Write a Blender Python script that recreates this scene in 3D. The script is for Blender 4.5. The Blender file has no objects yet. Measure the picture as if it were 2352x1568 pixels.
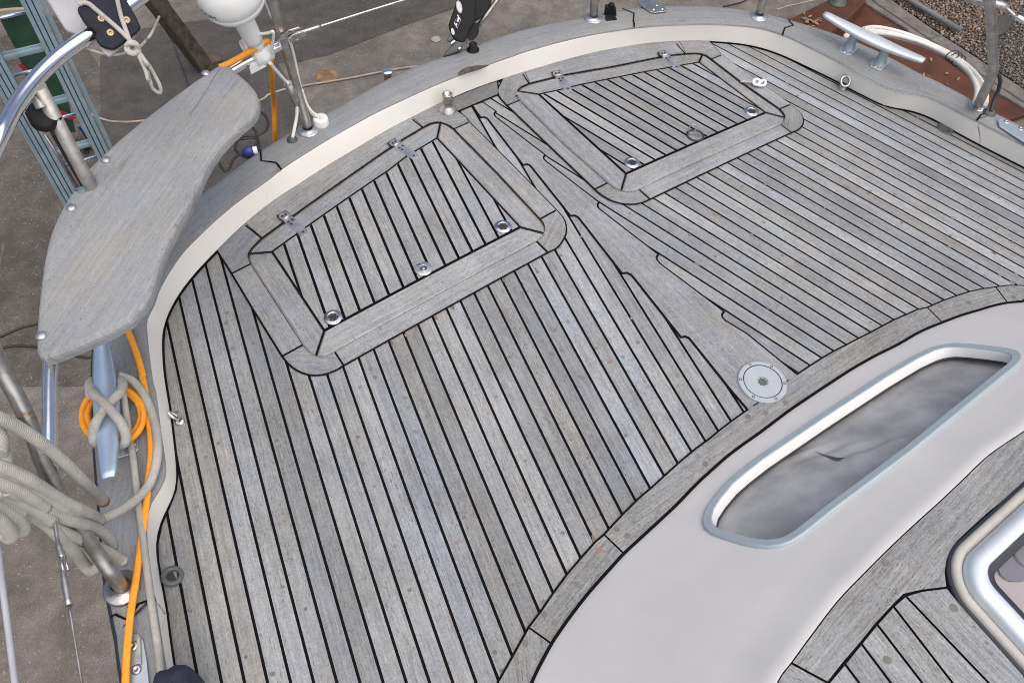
import bpy, bmesh, math, random
from mathutils import Vector, Matrix
from mathutils.geometry import tessellate_polygon
random.seed(7)
scn = bpy.context.scene
col = scn.collection
PI = math.pi

# ------------------------------------------------------------------ camera model (solved from the vanishing points of the deck planking)
# world frame: X to port, Y towards the stern, Z up, origin on the centreline of the aft deck
FPX, CX, CY = 1858.0, 1176.0, 784.0
HDX, HDY = 0.99735, 0.07272            # horizon direction in the picture
PITCH = math.radians(54.6616)
CAM = Vector((-1.2747, -1.2723, 1.8))
RV = Vector((0.77847, -0.62769, 0))    # horizontal right of the camera
FV = Vector((0.62769, 0.77847, 0))     # horizontal forward of the camera
ZV = Vector((0, 0, 1))
FW = FV*math.cos(PITCH) - ZV*math.sin(PITCH)
DN = -FV*math.sin(PITCH) - ZV*math.cos(PITCH)

def ray(px, py):
    ux, uy = px-CX, py-CY
    r = ux*HDX + uy*HDY
    d = -ux*HDY + uy*HDX
    return RV*r + DN*d + FW*FPX
CAPH = 0.083                              # height of the rail above the deck edge; the rail follows the deck camber
def capz(x): return CAPH-0.03*x*x
class Cap:                                # a height measured from the top of the cap rail
    def __init__(self, o=0.0): self.o = o
    def __add__(self, k): return Cap(self.o+k)
    def __sub__(self, k): return Cap(self.o-k)
CAPZ = Cap()
def at(px, py, z):
    v = ray(px, py)
    if isinstance(z, Cap):
        zz = 0.0
        for i in range(20):
            p = CAM + v*((zz-CAM.z)/v.z); zz = capz(p.x)+z.o
        return p
    return CAM + v*((z-CAM.z)/v.z)
def onplane(px, py, p0, n):
    v = ray(px, py)
    return CAM + v*((p0-CAM).dot(n)/v.dot(n))
CAMBER = 0.03
def dz(x): return -CAMBER*x*x
def deck(px, py, h=0.0):
    z = 0
    for i in range(20):
        p = at(px, py, z+h); z = dz(p.x)
    return p
REG = dict(A=(0,0,1000),B=(700,0,1000),C=(1500,0,1000),D=(2384,0,1000),A5=(0,600,1000),L6=(0,1200,800),L7=(0,1723,800),
  HC=(500,800,800),HD=(700,700,1000),HE=(1500,600,1000),HF=(1400,300,800),HG=(1700,100,800),HH=(2000,0,700.5),HK=(2584,300,800),
  A1=(0,0,500),A2=(0,330,500),RT=(2580,0,804),BR=(2900,1720,484.4),BB=(1400,0,300),RP=(0,1360,450),RQ=(0,1640,450),AN=(450,0,550),
  WN=(2250,1050,1199.8),TB=(2384,1589,1000),MG=(1600,1589,1000),R4=(2384,600,1000),N=(0,0,3384))
def q(reg, *pts):
    ox, oy, w = REG[reg]
    return [((ox+x*w/2352.0)/1.43878, (oy+y*w/2352.0)/1.43878) for x, y in pts]
def q1(reg, x, y): return q(reg, (x, y))[0]
def D2(pts, h=0.0):                       # picture points -> deck plane xy
    return [tuple(deck(x, y, h)[:2]) for x, y in pts]
def A3(pts, z): return [at(x, y, z) for x, y in pts]
def A3r(reg, *pts):
    return [at(*q1(reg, x, y), z) for x, y, z in pts]
def A3z(reg, *pts):                       # (zx, zy, height)
    out = []
    for x, y, z in pts:
        p = q1(reg, x, y); w = at(p[0], p[1], z)
        if reg in ('L6', 'L7', 'RQ', 'RP', 'A5') and z < 0.3:      # lines lying on the rail
            w = at(p[0], p[1], z-(0.075-capz(w.x))*min(1, (0.30-z)/0.18))
        out.append(w)
    return out

# ------------------------------------------------------------------ materials
def newmat(name):
    m = bpy.data.materials.new(name); m.use_nodes = True
    nt = m.node_tree; b = nt.nodes['Principled BSDF']
    return m, nt, b
def N(nt, t, **kw):
    n = nt.nodes.new(t)
    for k, v in kw.items(): setattr(n, k, v)
    return n
def L(nt, a, b): nt.links.new(a, b)
def math_(nt, op, a, b=None, c=None, clamp=False):
    n = N(nt, 'ShaderNodeMath', operation=op); n.use_clamp = clamp
    for i, v in enumerate((a, b, c)):
        if v is None: continue
        if isinstance(v, (int, float)): n.inputs[i].default_value = v
        else: L(nt, v, n.inputs[i])
    return n.outputs[0]
def mixc(nt, fac, a, b, mode='MIX'):
    n = N(nt, 'ShaderNodeMix', data_type='RGBA', blend_type=mode)
    n.clamp_factor = True
    for i, v in ((0, fac), (6, a), (7, b)):
        if isinstance(v, (int, float)): n.inputs[i].default_value = v
        elif isinstance(v, tuple): n.inputs[i].default_value = (*v, 1) if len(v) == 3 else v
        else: L(nt, v, n.inputs[i])
    return n.outputs[2]
def ramp(nt, v, a, b, lo=0.0, hi=1.0):
    n = N(nt, 'ShaderNodeMapRange'); n.interpolation_type = 'SMOOTHSTEP'
    L(nt, v, n.inputs[0])
    for i, x in ((1, a), (2, b), (3, lo), (4, hi)): n.inputs[i].default_value = x
    return n.outputs[0]
def noise(nt, vec, scale=1.0, detail=3.0, rough=0.55, sx=None):
    if sx is not None:
        mp = N(nt, 'ShaderNodeMapping'); mp.inputs[3].default_value = sx; L(nt, vec, mp.inputs[0]); vec = mp.outputs[0]
    n = N(nt, 'ShaderNodeTexNoise'); n.inputs['Scale'].default_value = scale
    n.inputs['Detail'].default_value = detail; n.inputs['Roughness'].default_value = rough
    L(nt, vec, n.inputs['Vector'])
    return n.outputs[0]
def bump(nt, b, h, s, dist=0.002):
    n = N(nt, 'ShaderNodeBump'); n.inputs['Strength'].default_value = s; n.inputs['Distance'].default_value = dist
    L(nt, h, n.inputs['Height']); L(nt, n.outputs[0], b.inputs['Normal'])
def plain(name, c, rough=0.5, metal=0.0, var=0.0, vscale=20, spec=None, bmp=0.0, dirt=None):
    m, nt, b = newmat(name)
    b.inputs['Roughness'].default_value = rough; b.inputs['Metallic'].default_value = metal
    if spec is not None: b.inputs['Specular IOR Level'].default_value = spec
    tc = N(nt, 'ShaderNodeTexCoord')
    n1 = noise(nt, tc.outputs['Object'], vscale, 4, 0.6)
    lo = tuple(x*(1-var) for x in c); hi = tuple(min(1, x*(1+var)) for x in c)
    cc = mixc(nt, ramp(nt, n1, 0.3, 0.7), lo, hi)
    if dirt:
        n2 = noise(nt, tc.outputs['Object'], dirt[1], 5, 0.65)
        cc = mixc(nt, ramp(nt, n2, dirt[2], dirt[2]+0.12), cc, dirt[0])
    L(nt, cc, b.inputs['Base Color'])
    if bmp: bump(nt, b, noise(nt, tc.outputs['Object'], vscale*6, 3), bmp)
    return m

def teak(name, bright=1.0, contrast=1.0, blt=0.75, wear=0.0, fib=1.0, fleck=0.35):
    m, nt, b = newmat(name)
    uv = N(nt, 'ShaderNodeUVMap', uv_map='grain').outputs[0]
    ed = N(nt, 'ShaderNodeUVMap', uv_map='edge').outputs[0]
    tone = N(nt, 'ShaderNodeAttribute', attribute_name='tone')
    sep = N(nt, 'ShaderNodeSeparateColor'); L(nt, tone.outputs['Color'], sep.inputs[0])
    tc = N(nt, 'ShaderNodeTexCoord').outputs['Object']
    fine = noise(nt, uv, 1, 3, 0.6, (9, 300*fib, 1))
    mid = noise(nt, uv, 1, 3, 0.6, (1.3, 95, 1))
    chk = noise(nt, uv, 1, 2, 0.5, (62, 360, 1)); amt = ramp(nt, noise(nt, uv, 1, 2, 0.5, (2.5, 9, 1)), 0.35, 0.65, 0.35, 1.0)
    pit = noise(nt, uv, 1, 2, 0.5, (60, 150, 1))
    broad = noise(nt, uv, 1, 3, 0.6, (3, 22, 1))
    blot = noise(nt, tc, 5.5, 4, 0.65)
    mott = noise(nt, tc, 55, 3, 0.7)
    mot2 = noise(nt, tc, 210, 2, 0.6)
    v = math_(nt, 'MULTIPLY', math_(nt, 'SUBTRACT', fine, 0.5), 0.85*contrast)
    v = math_(nt, 'ADD', v, math_(nt, 'MULTIPLY', math_(nt, 'SUBTRACT', mid, 0.5), 0.62*contrast))
    v = math_(nt, 'ADD', v, math_(nt, 'MULTIPLY', math_(nt, 'SUBTRACT', blot, 0.5), blt))
    v = math_(nt, 'ADD', v, math_(nt, 'MULTIPLY', math_(nt, 'SUBTRACT', mott, 0.5), 0.42*contrast))
    v = math_(nt, 'ADD', v, math_(nt, 'MULTIPLY', math_(nt, 'SUBTRACT', mot2, 0.5), 0.75*contrast))
    v = math_(nt, 'ADD', v, 0.5, clamp=True)
    c = mixc(nt, v, (0.112, 0.118, 0.122), (0.362, 0.384, 0.397))
    tint = mixc(nt, ramp(nt, noise(nt, tc, 9, 3, 0.6), 0.3, 0.7), (1.03, 1.0, 0.955), (0.98, 1.0, 1.03))
    tint2 = mixc(nt, ramp(nt, broad, 0.35, 0.65), (1.02, 0.995, 0.975), (0.985, 1.0, 1.03))
    c = mixc(nt, 1.0, c, tint, 'MULTIPLY'); c = mixc(nt, 1.0, c, tint2, 'MULTIPLY')
    c = mixc(nt, math_(nt, 'MULTIPLY', math_(nt, 'MULTIPLY', ramp(nt, chk, 0.41, 0.33), amt), 0.72*contrast), c, (0.085, 0.079, 0.070))
    c = mixc(nt, math_(nt, 'MULTIPLY', ramp(nt, pit, 0.30, 0.22), 0.7), c, (0.085, 0.075, 0.065))
    # whitish bleached flecks
    c = mixc(nt, math_(nt, 'MULTIPLY', ramp(nt, noise(nt, uv, 1, 2, 0.5, (14, 190, 1)), 0.64, 0.74), fleck), c, (0.55, 0.56, 0.57))
    # darker weather stains
    st = math_(nt, 'MULTIPLY', ramp(nt, noise(nt, uv, 1, 4, 0.65, (5, 26, 1)), 0.60, 0.72), 0.55)
    c = mixc(nt, st, c, (0.145, 0.137, 0.125))
    if wear:
        sx = N(nt, 'ShaderNodeSeparateXYZ'); L(nt, ed, sx.inputs[0])
        e = math_(nt, 'ABSOLUTE', math_(nt, 'SUBTRACT', sx.outputs[1], 0.5))
        em = ramp(nt, e, 0.34, 0.49)
        wn = ramp(nt, noise(nt, tc, 16, 4, 0.6), 0.64, 0.74)
        c = mixc(nt, math_(nt, 'MULTIPLY', math_(nt, 'MULTIPLY', em, wn), wear), c, (0.26, 0.150, 0.095))
        sp = ramp(nt, noise(nt, tc, 31, 3, 0.6), 0.765, 0.79)
        c = mixc(nt, math_(nt, 'MULTIPLY', sp, 0.35*wear), c, (0.27, 0.165, 0.115))
    mul = N(nt, 'ShaderNodeVectorMath', operation='SCALE'); L(nt, c, mul.inputs[0])
    L(nt, math_(nt, 'MULTIPLY', sep.outputs[0], 2.0*bright), mul.inputs[3])
    warm = mixc(nt, sep.outputs[1], (0.975, 0.995, 1.03), (1.03, 1.0, 0.955))
    c2 = mixc(nt, 1.0, mul.outputs[0], warm, 'MULTIPLY')
    L(nt, c2, b.inputs['Base Color'])
    b.inputs['Roughness'].default_value = 0.72
    b.inputs['Specular IOR Level'].default_value = 0.3
    bump(nt, b, math_(nt, 'ADD', math_(nt, 'MULTIPLY', fine, 0.6), chk), 0.35, 0.0012)
    return m

M = {}
M['teak'] = teak('weathered_teak', 1.0, 1.0, wear=0.9)
M['teak_smooth'] = teak('weathered_teak_rail', 1.0, 0.62, blt=0.42, fib=0.9, fleck=0.12)
M['teak_coarse'] = teak('weathered_teak_coarse', 0.98, 1.25, wear=0.0, fib=0.8)
M['caulk'] = plain('black_caulk', (0.006, 0.006, 0.007), 0.85, spec=0.08)
M['plug'] = plain('teak_plug', (0.165, 0.16, 0.15), 0.8, var=0.25, vscale=9)
M['plug_red'] = plain('new_teak_plug', (0.26, 0.155, 0.115), 0.8)
M['cream'] = plain('cream_gelcoat', (0.775, 0.758, 0.705), 0.45, var=0.02, vscale=3, spec=0.4, dirt=((0.64, 0.61, 0.55), 40, 0.67))
M['roofgel'] = plain('coachroof_gelcoat', (0.605, 0.602, 0.596), 0.33, var=0.03, vscale=6, spec=0.45, dirt=((0.50, 0.49, 0.475), 34, 0.66))
M['hull'] = plain('hull_gelcoat', (0.62, 0.62, 0.60), 0.25)
M['rub'] = plain('dark_rubbing_strip', (0.022, 0.024, 0.034), 0.5)
M['steel'] = plain('stainless_steel', (0.82, 0.82, 0.83), 0.14, 1.0, var=0.06, vscale=40)
M['steel_dull'] = plain('dull_stainless', (0.47, 0.46, 0.44), 0.36, 1.0, var=0.2, vscale=35)
M['steel_rusty'] = plain('tea_stained_steel', (0.42, 0.41, 0.39), 0.4, 1.0, var=0.2, vscale=30, dirt=((0.30, 0.15, 0.05), 22, 0.56))
M['alu'] = plain('satin_aluminium', (0.41, 0.46, 0.51), 0.42, 0.75, var=0.05, vscale=30)
M['alu_bright'] = plain('bright_aluminium', (0.66, 0.74, 0.84), 0.26, 0.9, var=0.03, vscale=25)
M['filler'] = plain('anodised_plate', (0.37, 0.42, 0.45), 0.5, 0.2, var=0.04, vscale=60)
M['hinge'] = plain('worn_hinge_metal', (0.44, 0.455, 0.48), 0.34, 0.8, var=0.22, vscale=45)
M['socket'] = plain('worn_chrome', (0.50, 0.51, 0.53), 0.25, 1.0, var=0.15, vscale=50)
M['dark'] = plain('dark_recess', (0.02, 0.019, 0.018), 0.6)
M['black'] = plain('black_plastic', (0.010, 0.0105, 0.012), 0.55, spec=0.22, var=0.2, vscale=60)
M['navy'] = plain('navy_plastic', (0.013, 0.015, 0.026), 0.6, spec=0.2, var=0.15, vscale=40)
M['navycloth'] = plain('navy_cloth', (0.012, 0.016, 0.034), 0.85, var=0.3, vscale=60, bmp=0.4)
M['white'] = plain('white_plastic', (0.72, 0.74, 0.73), 0.35, var=0.03, vscale=12)
M['pad'] = plain('grey_plastic_pad', (0.34, 0.35, 0.38), 0.5, var=0.18, vscale=7)
M['padedge'] = plain('pad_core', (0.42, 0.41, 0.38), 0.6, var=0.1)
M['brass'] = plain('brassy_bolt', (0.36, 0.30, 0.19), 0.4, 0.8)
M['orange'] = plain('orange_rope', (0.78, 0.30, 0.018), 0.7, var=0.08, vscale=90)
M['wire_white'] = plain('white_cable', (0.62, 0.62, 0.58), 0.5, var=0.06, vscale=30)
M['wire_black'] = plain('black_cable', (0.02, 0.02, 0.022), 0.5)
M['blue'] = plain('blue_plug', (0.015, 0.035, 0.17), 0.45)
M['gland'] = plain('grey_green_gland', (0.075, 0.085, 0.082), 0.5, var=0.2, vscale=60)
M['ladder'] = plain('pale_blue_aluminium', (0.26, 0.36, 0.41), 0.5, 0.25, var=0.12, vscale=15, dirt=((0.16, 0.22, 0.25), 30, 0.6))
M['ladder_groove'] = plain('ladder_groove', (0.045, 0.085, 0.11), 0.6)
M['green'] = plain('green_paint', (0.030, 0.085, 0.052), 0.6, var=0.2, vscale=12)
M['red'] = plain('crimson_paint', (0.42, 0.03, 0.06), 0.6)
M['beige'] = plain('beige_board', (0.50, 0.42, 0.32), 0.7, var=0.1)
M['timber'] = plain('dark_wet_timber', (0.060, 0.048, 0.036), 0.8, var=0.45, vscale=14, bmp=0.5)
M['oxide'] = plain('red_oxide_steel', (0.078, 0.032, 0.021), 0.75, spec=0.2, var=0.22, vscale=5, dirt=((0.17, 0.12, 0.10), 14, 0.66))
M['stain'] = plain('dark_rail_stain', (0.075, 0.055, 0.048), 0.8, var=0.5, vscale=60)
M['gap'] = plain('brown_gap', (0.085, 0.066, 0.050), 0.9, var=0.4, vscale=30)  # brown fill of the hatch lid gap and the seat joint
M['frame'] = plain('blue_grey_anodised_frame', (0.355, 0.420, 0.460), 0.5, 0.15, var=0.04, vscale=30)
M['worn'] = plain('worn_teak_patch', (0.185, 0.135, 0.105), 0.85, var=0.3, vscale=70)
M['cleat'] = plain('satin_cleat_metal', (0.50, 0.62, 0.78), 0.40, 0.75, var=0.04, vscale=30)  # blue of the reflected sky is put into the base colour
M['satin'] = plain('satin_hatch_metal', (0.60, 0.66, 0.70), 0.48, 0.55, var=0.03, vscale=20)
M['steel_matte'] = plain('matte_steel', (0.40, 0.39, 0.37), 0.5, 0.8, var=0.2, vscale=30)
M['stone_grey'] = plain('pale_splash', (0.27, 0.265, 0.25), 0.9, var=0.35, vscale=40)
M['weed'] = plain('dry_weed', (0.055, 0.050, 0.034), 0.9, var=0.4, vscale=20)
M['leaf'] = plain('dry_leaf', (0.23, 0.16, 0.10), 0.9, var=0.4, vscale=40)
M['stone'] = plain('pale_stone', (0.6, 0.57, 0.5), 0.9, var=0.1)
M['pvc'] = plain('grey_pipe', (0.115, 0.12, 0.125), 0.5, var=0.1)
M['kerb'] = plain('concrete_kerb', (0.135, 0.122, 0.110), 0.9, var=0.25, vscale=9, bmp=0.5, dirt=((0.085, 0.076, 0.068), 7, 0.55))
M['curtain'] = plain('grey_curtain', (0.44, 0.452, 0.452), 0.9, var=0.22, vscale=7)
M['inner'] = plain('pale_interior', (0.50, 0.48, 0.46), 0.8)
M['wheel'] = plain('grey_knob', (0.22, 0.225, 0.25), 0.5)

def rope_mat(name, c, ks=900):
    m, nt, b = newmat(name)
    uv = N(nt, 'ShaderNodeUVMap', uv_map='grain').outputs[0]
    w1 = N(nt, 'ShaderNodeTexWave', wave_type='BANDS', bands_direction='DIAGONAL')
    w1.inputs['Scale'].default_value = 1; w1.inputs['Distortion'].default_value = 1.0
    mp = N(nt, 'ShaderNodeMapping'); mp.inputs[3].default_value = (ks*0.16, 5, 1); L(nt, uv, mp.inputs[0]); L(nt, mp.outputs[0], w1.inputs[0])
    tc = N(nt, 'ShaderNodeTexCoord').outputs['Object']
    n = noise(nt, tc, 9, 4, 0.65); n2 = noise(nt, tc, 330, 2, 0.6)
    cc = mixc(nt, ramp(nt, n, 0.3, 0.72), tuple(x*0.68 for x in c), tuple(x*1.12 for x in c))
    cc = mixc(nt, math_(nt, 'MULTIPLY', w1.outputs[1], 0.42), cc, tuple(x*0.5 for x in c))
    cc = mixc(nt, math_(nt, 'MULTIPLY', ramp(nt, n2, 0.4, 0.25), 0.5), cc, tuple(x*0.5 for x in c))
    L(nt, cc, b.inputs['Base Color']); b.inputs['Roughness'].default_value = 0.9; b.inputs['Specular IOR Level'].default_value = 0.15
    bump(nt, b, math_(nt, 'ADD', w1.outputs[1], n2), 0.5, 0.001)
    return m
M['rope'] = rope_mat('grey_braided_rope', (0.46, 0.455, 0.42))
M['rope_white'] = rope_mat('white_cord', (0.52, 0.51, 0.47))
M['twine'] = rope_mat('tan_cord', (0.40, 0.34, 0.27))

def ground_mat(name, c1, c2, chip, chipamt, grain=130):
    m, nt, b = newmat(name)
    tc = N(nt, 'ShaderNodeTexCoord').outputs['Object']
    big = noise(nt, tc, 0.75, 5, 0.6); mid = noise(nt, tc, 5, 5, 0.7); fine = noise(nt, tc, grain, 3, 0.75)
    c = mixc(nt, ramp(nt, big, 0.38, 0.62), c1, c2)
    c = mixc(nt, ramp(nt, mid, 0.30, 0.70, 0.0, 0.75), c, tuple(x*0.62 for x in c1))
    c = mixc(nt, ramp(nt, fine, 0.25, 0.75), mixc(nt, 1.0, c, (0.62, 0.60, 0.58), 'MULTIPLY'), mixc(nt, 1.0, c, (1.28, 1.27, 1.26), 'MULTIPLY'))
    vo = N(nt, 'ShaderNodeTexVoronoi'); vo.inputs['Scale'].default_value = 85; L(nt, tc, vo.inputs['Vector'])
    sp = N(nt, 'ShaderNodeSeparateColor'); L(nt, vo.outputs['Color'], sp.inputs[0])
    msk = math_(nt, 'MULTIPLY', math_(nt, 'GREATER_THAN', sp.outputs[0], 1-chipamt), ramp(nt, vo.outputs['Distance'], 0.42, 0.30))
    c = mixc(nt, math_(nt, 'MULTIPLY', msk, sp.outputs[1]), c, chip)
    L(nt, c, b.inputs['Base Color']); b.inputs['Roughness'].default_value = 0.92; b.inputs['Specular IOR Level'].default_value = 0.2
    bump(nt, b, fine, 0.6, 0.006)
    return m
M['ground'] = ground_mat('worn_concrete', (0.140, 0.132, 0.120), (0.222, 0.205, 0.186), (0.36, 0.33, 0.30), 0.07)
M['tarmac'] = ground_mat('dark_tarmac', (0.078, 0.076, 0.073), (0.098, 0.094, 0.089), (0.20, 0.19, 0.18), 0.05)
M['agg'] = ground_mat('brown_aggregate', (0.095, 0.090, 0.081), (0.130, 0.121, 0.108), (0.30, 0.27, 0.245), 0.12)
M['stainpatch'] = plain('rust_stain', (0.19, 0.115, 0.06), 0.9, var=0.5, vscale=12)

def pebble_mat():
    m, nt, b = newmat('gravel_pebbles')
    at_ = N(nt, 'ShaderNodeAttribute', attribute_name='tone')
    L(nt, at_.outputs['Color'], b.inputs['Base Color']); b.inputs['Roughness'].default_value = 0.85
    return m
M['pebble'] = pebble_mat()

def glass_mat(name, tint, refl=0.25, rough=0.06):
    m, nt, b = newmat(name)
    nt.nodes.remove(b)
    out = nt.nodes['Material Output']
    tr = N(nt, 'ShaderNodeBsdfTransparent'); tr.inputs[0].default_value = (*tint, 1)
    gl = N(nt, 'ShaderNodeBsdfGlossy'); gl.inputs['Roughness'].default_value = rough
    fr = N(nt, 'ShaderNodeLayerWeight'); fr.inputs[0].default_value = 0.25
    mx = N(nt, 'ShaderNodeMixShader')
    L(nt, math_(nt, 'ADD', math_(nt, 'MULTIPLY', math_(nt, 'POWER', fr.outputs[1], 3.0), 0.6), refl, clamp=True), mx.inputs[0]); L(nt, tr.outputs[0], mx.inputs[1]); L(nt, gl.outputs[0], mx.inputs[2])
    L(nt, mx.outputs[0], out.inputs[0])
    return m
M['glass'] = glass_mat('tinted_glass', (0.85, 0.85, 0.87), 0.03)
M['acrylic'] = glass_mat('smoked_acrylic', (0.80, 0.79, 0.82), 0.03)

# ------------------------------------------------------------------ object helpers
def link(name, me, mats, parent=None, smooth=False):
    me.name = name
    for m in (mats if isinstance(mats, (list, tuple)) else [mats]): me.materials.append(M[m] if isinstance(m, str) else m)
    if smooth:
        for p in me.polygons: p.use_smooth = True
    o = bpy.data.objects.new(name, me); col.objects.link(o)
    if parent is not None:
        o.parent = parent
        if parent.type == 'EMPTY' or parent.get('_top'):
            o.location = -parent.location
    return o
def top(o, label, cat, group=None, kind=None):
    if o.type == 'MESH' and o.parent is None and kind is None:
        vs = [v.co for v in o.data.vertices]
        c = Vector((sum(v.x for v in vs)/len(vs), sum(v.y for v in vs)/len(vs), min(v.z for v in vs)))
        o.data.transform(Matrix.Translation(-c)); o.location = c; o['_top'] = 1
    if label: o['label'] = label
    if cat: o['category'] = cat
    if group: o['group'] = group
    if kind: o['kind'] = kind
    return o
def thing(name, loc, label, cat, group=None):
    o = bpy.data.objects.new(name, None); col.objects.link(o); o.location = loc; o.empty_display_size = 0.1
    return top(o, label, cat, group)
def tomesh(bm):
    me = bpy.data.meshes.new('m'); bm.normal_update(); bm.to_mesh(me); bm.free(); return me

def poly_area(p): return sum(p[i][0]*p[(i+1) % len(p)][1]-p[(i+1) % len(p)][0]*p[i][1] for i in range(len(p)))/2
def clean(p, eps=0.0008):
    out = []
    for a in p:
        if not out or math.hypot(a[0]-out[-1][0], a[1]-out[-1][1]) > eps: out.append((a[0], a[1]))
    if len(out) > 2 and math.hypot(out[0][0]-out[-1][0], out[0][1]-out[-1][1]) < eps: out.pop()
    return out
def ccw(p):
    p = clean(p)
    return p if poly_area(p) > 0 else p[::-1]
def offset(p, d):                         # inward for d > 0 (counter-clockwise polygon)
    n = len(p); out = []
    for i in range(n):
        a, b, c = Vector(p[i-1]), Vector(p[i]), Vector(p[(i+1) % n])
        e1 = (b-a).normalized(); e2 = (c-b).normalized()
        n1 = Vector((-e1.y, e1.x)); n2 = Vector((-e2.y, e2.x))
        m = n1+n2
        if m.length < 1e-6: m = n1.copy()
        m.normalize(); k = max(0.45, m.dot(n1))
        out.append(tuple(b+m*(d/k)))
    return out
def clip(subj, n, c):                     # keep n.p >= c
    out = []
    for i in range(len(subj)):
        a, b = subj[i-1], subj[i]
        da, db = n[0]*a[0]+n[1]*a[1]-c, n[0]*b[0]+n[1]*b[1]-c
        if (da >= 0) != (db >= 0):
            t = da/(da-db); out.append((a[0]+(b[0]-a[0])*t, a[1]+(b[1]-a[1])*t))
        if db >= 0: out.append(b)
    return out

class Sheet:
    """boards lying on a (cambered) surface, collected into one mesh"""
    def __init__(self): self.items = []
    def add(self, poly, z=0.0, d=(0, 1), tone=None, shrink=0.0, cham=0.0, wall=0.0, mat=0, warm=None, vref=None):
        p = ccw(poly)
        if len(p) < 3 or abs(poly_area(p)) < 1e-5: return
        if shrink: p = offset(p, shrink)
        dl = math.hypot(*d); d = (d[0]/dl, d[1]/dl)
        if tone is None: tone = random.gauss(1.0, 0.075)
        if warm is None: warm = min(1, max(0, random.gauss(0.5, 0.22)))
        self.items.append((p, z, d, tone, cham, wall, mat, warm, vref, (random.random()*40, random.random()*40)))
    def build(self, name, mats, parent, camber=True, step=0.07, origin_z=0.0):
        bm = bmesh.new(); lay = bm.faces.layers.int.new('b')
        for i, (p, z, d, tone, cham, wall, mat, warm, vref, off) in enumerate(self.items):
            inner = offset(p, cham) if cham else p
            vs = [bm.verts.new((x, y, z)) for x, y in inner]
            tris = tessellate_polygon([[Vector((x, y, 0)) for x, y in inner]])
            for t in tris:
                try: f = bm.faces.new([vs[k] for k in t])
                except ValueError: continue
                f[lay] = i; f.material_index = mat
            rings = [(inner, z)]
            if cham: rings.append((p, z-cham))
            if wall: rings.append((p, z-wall))
            prev = vs
            for rp, rz in rings[1:]:
                cur = [bm.verts.new((x, y, rz)) for x, y in rp]
                n = len(cur)
                for k in range(n):
                    f = bm.faces.new([prev[k], cur[k], cur[(k+1) % n], prev[(k+1) % n]]); f[lay] = i; f.material_index = mat
                prev = cur
        bmesh.ops.recalc_face_normals(bm, faces=bm.faces[:])
        for f in bm.faces:
            if abs(f.normal.z) > 0.5 and f.normal.z < 0: f.normal_flip()
        if camber and bm.verts:
            x0 = min(v.co.x for v in bm.verts); x1 = max(v.co.x for v in bm.verts)
            k = math.ceil(x0/step)
            while k*step < x1:
                g = bm.verts[:]+bm.edges[:]+bm.faces[:]
                bmesh.ops.bisect_plane(bm, geom=g, dist=1e-6, plane_co=(k*step, 0, 0), plane_no=(1, 0, 0)); k += 1
        u1 = bm.loops.layers.uv.new('grain'); u2 = bm.loops.layers.uv.new('edge'); tl = bm.loops.layers.float_color.new('tone')
        for f in bm.faces:
            p, z, d, tone, cham, wall, mat, warm, vref, off = self.items[f[lay]]
            for l in f.loops:
                x, y = l.vert.co.x, l.vert.co.y
                u = x*d[0]+y*d[1]; v = -x*d[1]+y*d[0]
                l[u1].uv = (u+off[0], v+off[1])
                l[u2].uv = (u, (v-vref[0])/vref[1] if vref else 0.5)
                l[tl] = (tone*0.5, warm, 0, 1)
        for v in bm.verts: v.co.z += origin_z + (dz(v.co.x) if camber else 0)
        return link(name, tomesh(bm), mats, parent)

def ribbon(pts, w):
    n = len(pts); l, r = [], []
    for i in range(n):
        a = Vector(pts[max(0, i-1)]); b = Vector(pts[min(n-1, i+1)])
        t = (b-a).normalized(); nn = Vector((-t.y, t.x))*(w/2)
        c = Vector(pts[i]); l.append(tuple(c+nn)); r.append(tuple(c-nn))
    return l+r[::-1]

def spline(pts, n=6, closed=False):
    P = [Vector(p) for p in pts]
    if len(P) < 3: return P
    out = []; m = len(P); rng = m if closed else m-1
    for i in range(rng):
        p1, p2 = P[i], P[(i+1) % m]
        p0 = P[i-1] if (closed or i > 0) else p1*2-p2
        p3 = P[(i+2) % m] if (closed or i+2 < m) else p2*2-p1
        for k in range(n):
            t = k/n; t2 = t*t; t3 = t2*t
            out.append(0.5*((2*p1)+(p2-p0)*t+(2*p0-5*p1+4*p2-p3)*t2+(3*p1-p0-3*p2+p3)*t3))
    if not closed: out.append(P[-1])
    return out
def resample(pts, n):
    P = [Vector(p) for p in pts]; d = [0]
    for i in range(1, len(P)): d.append(d[-1]+(P[i]-P[i-1]).length)
    out = []; j = 0
    for k in range(n):
        s = d[-1]*k/(n-1)
        while j < len(P)-2 and d[j+1] < s: j += 1
        t = (s-d[j])/max(1e-9, d[j+1]-d[j]); out.append(P[j].lerp(P[j+1], min(1, t)))
    return out

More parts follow.
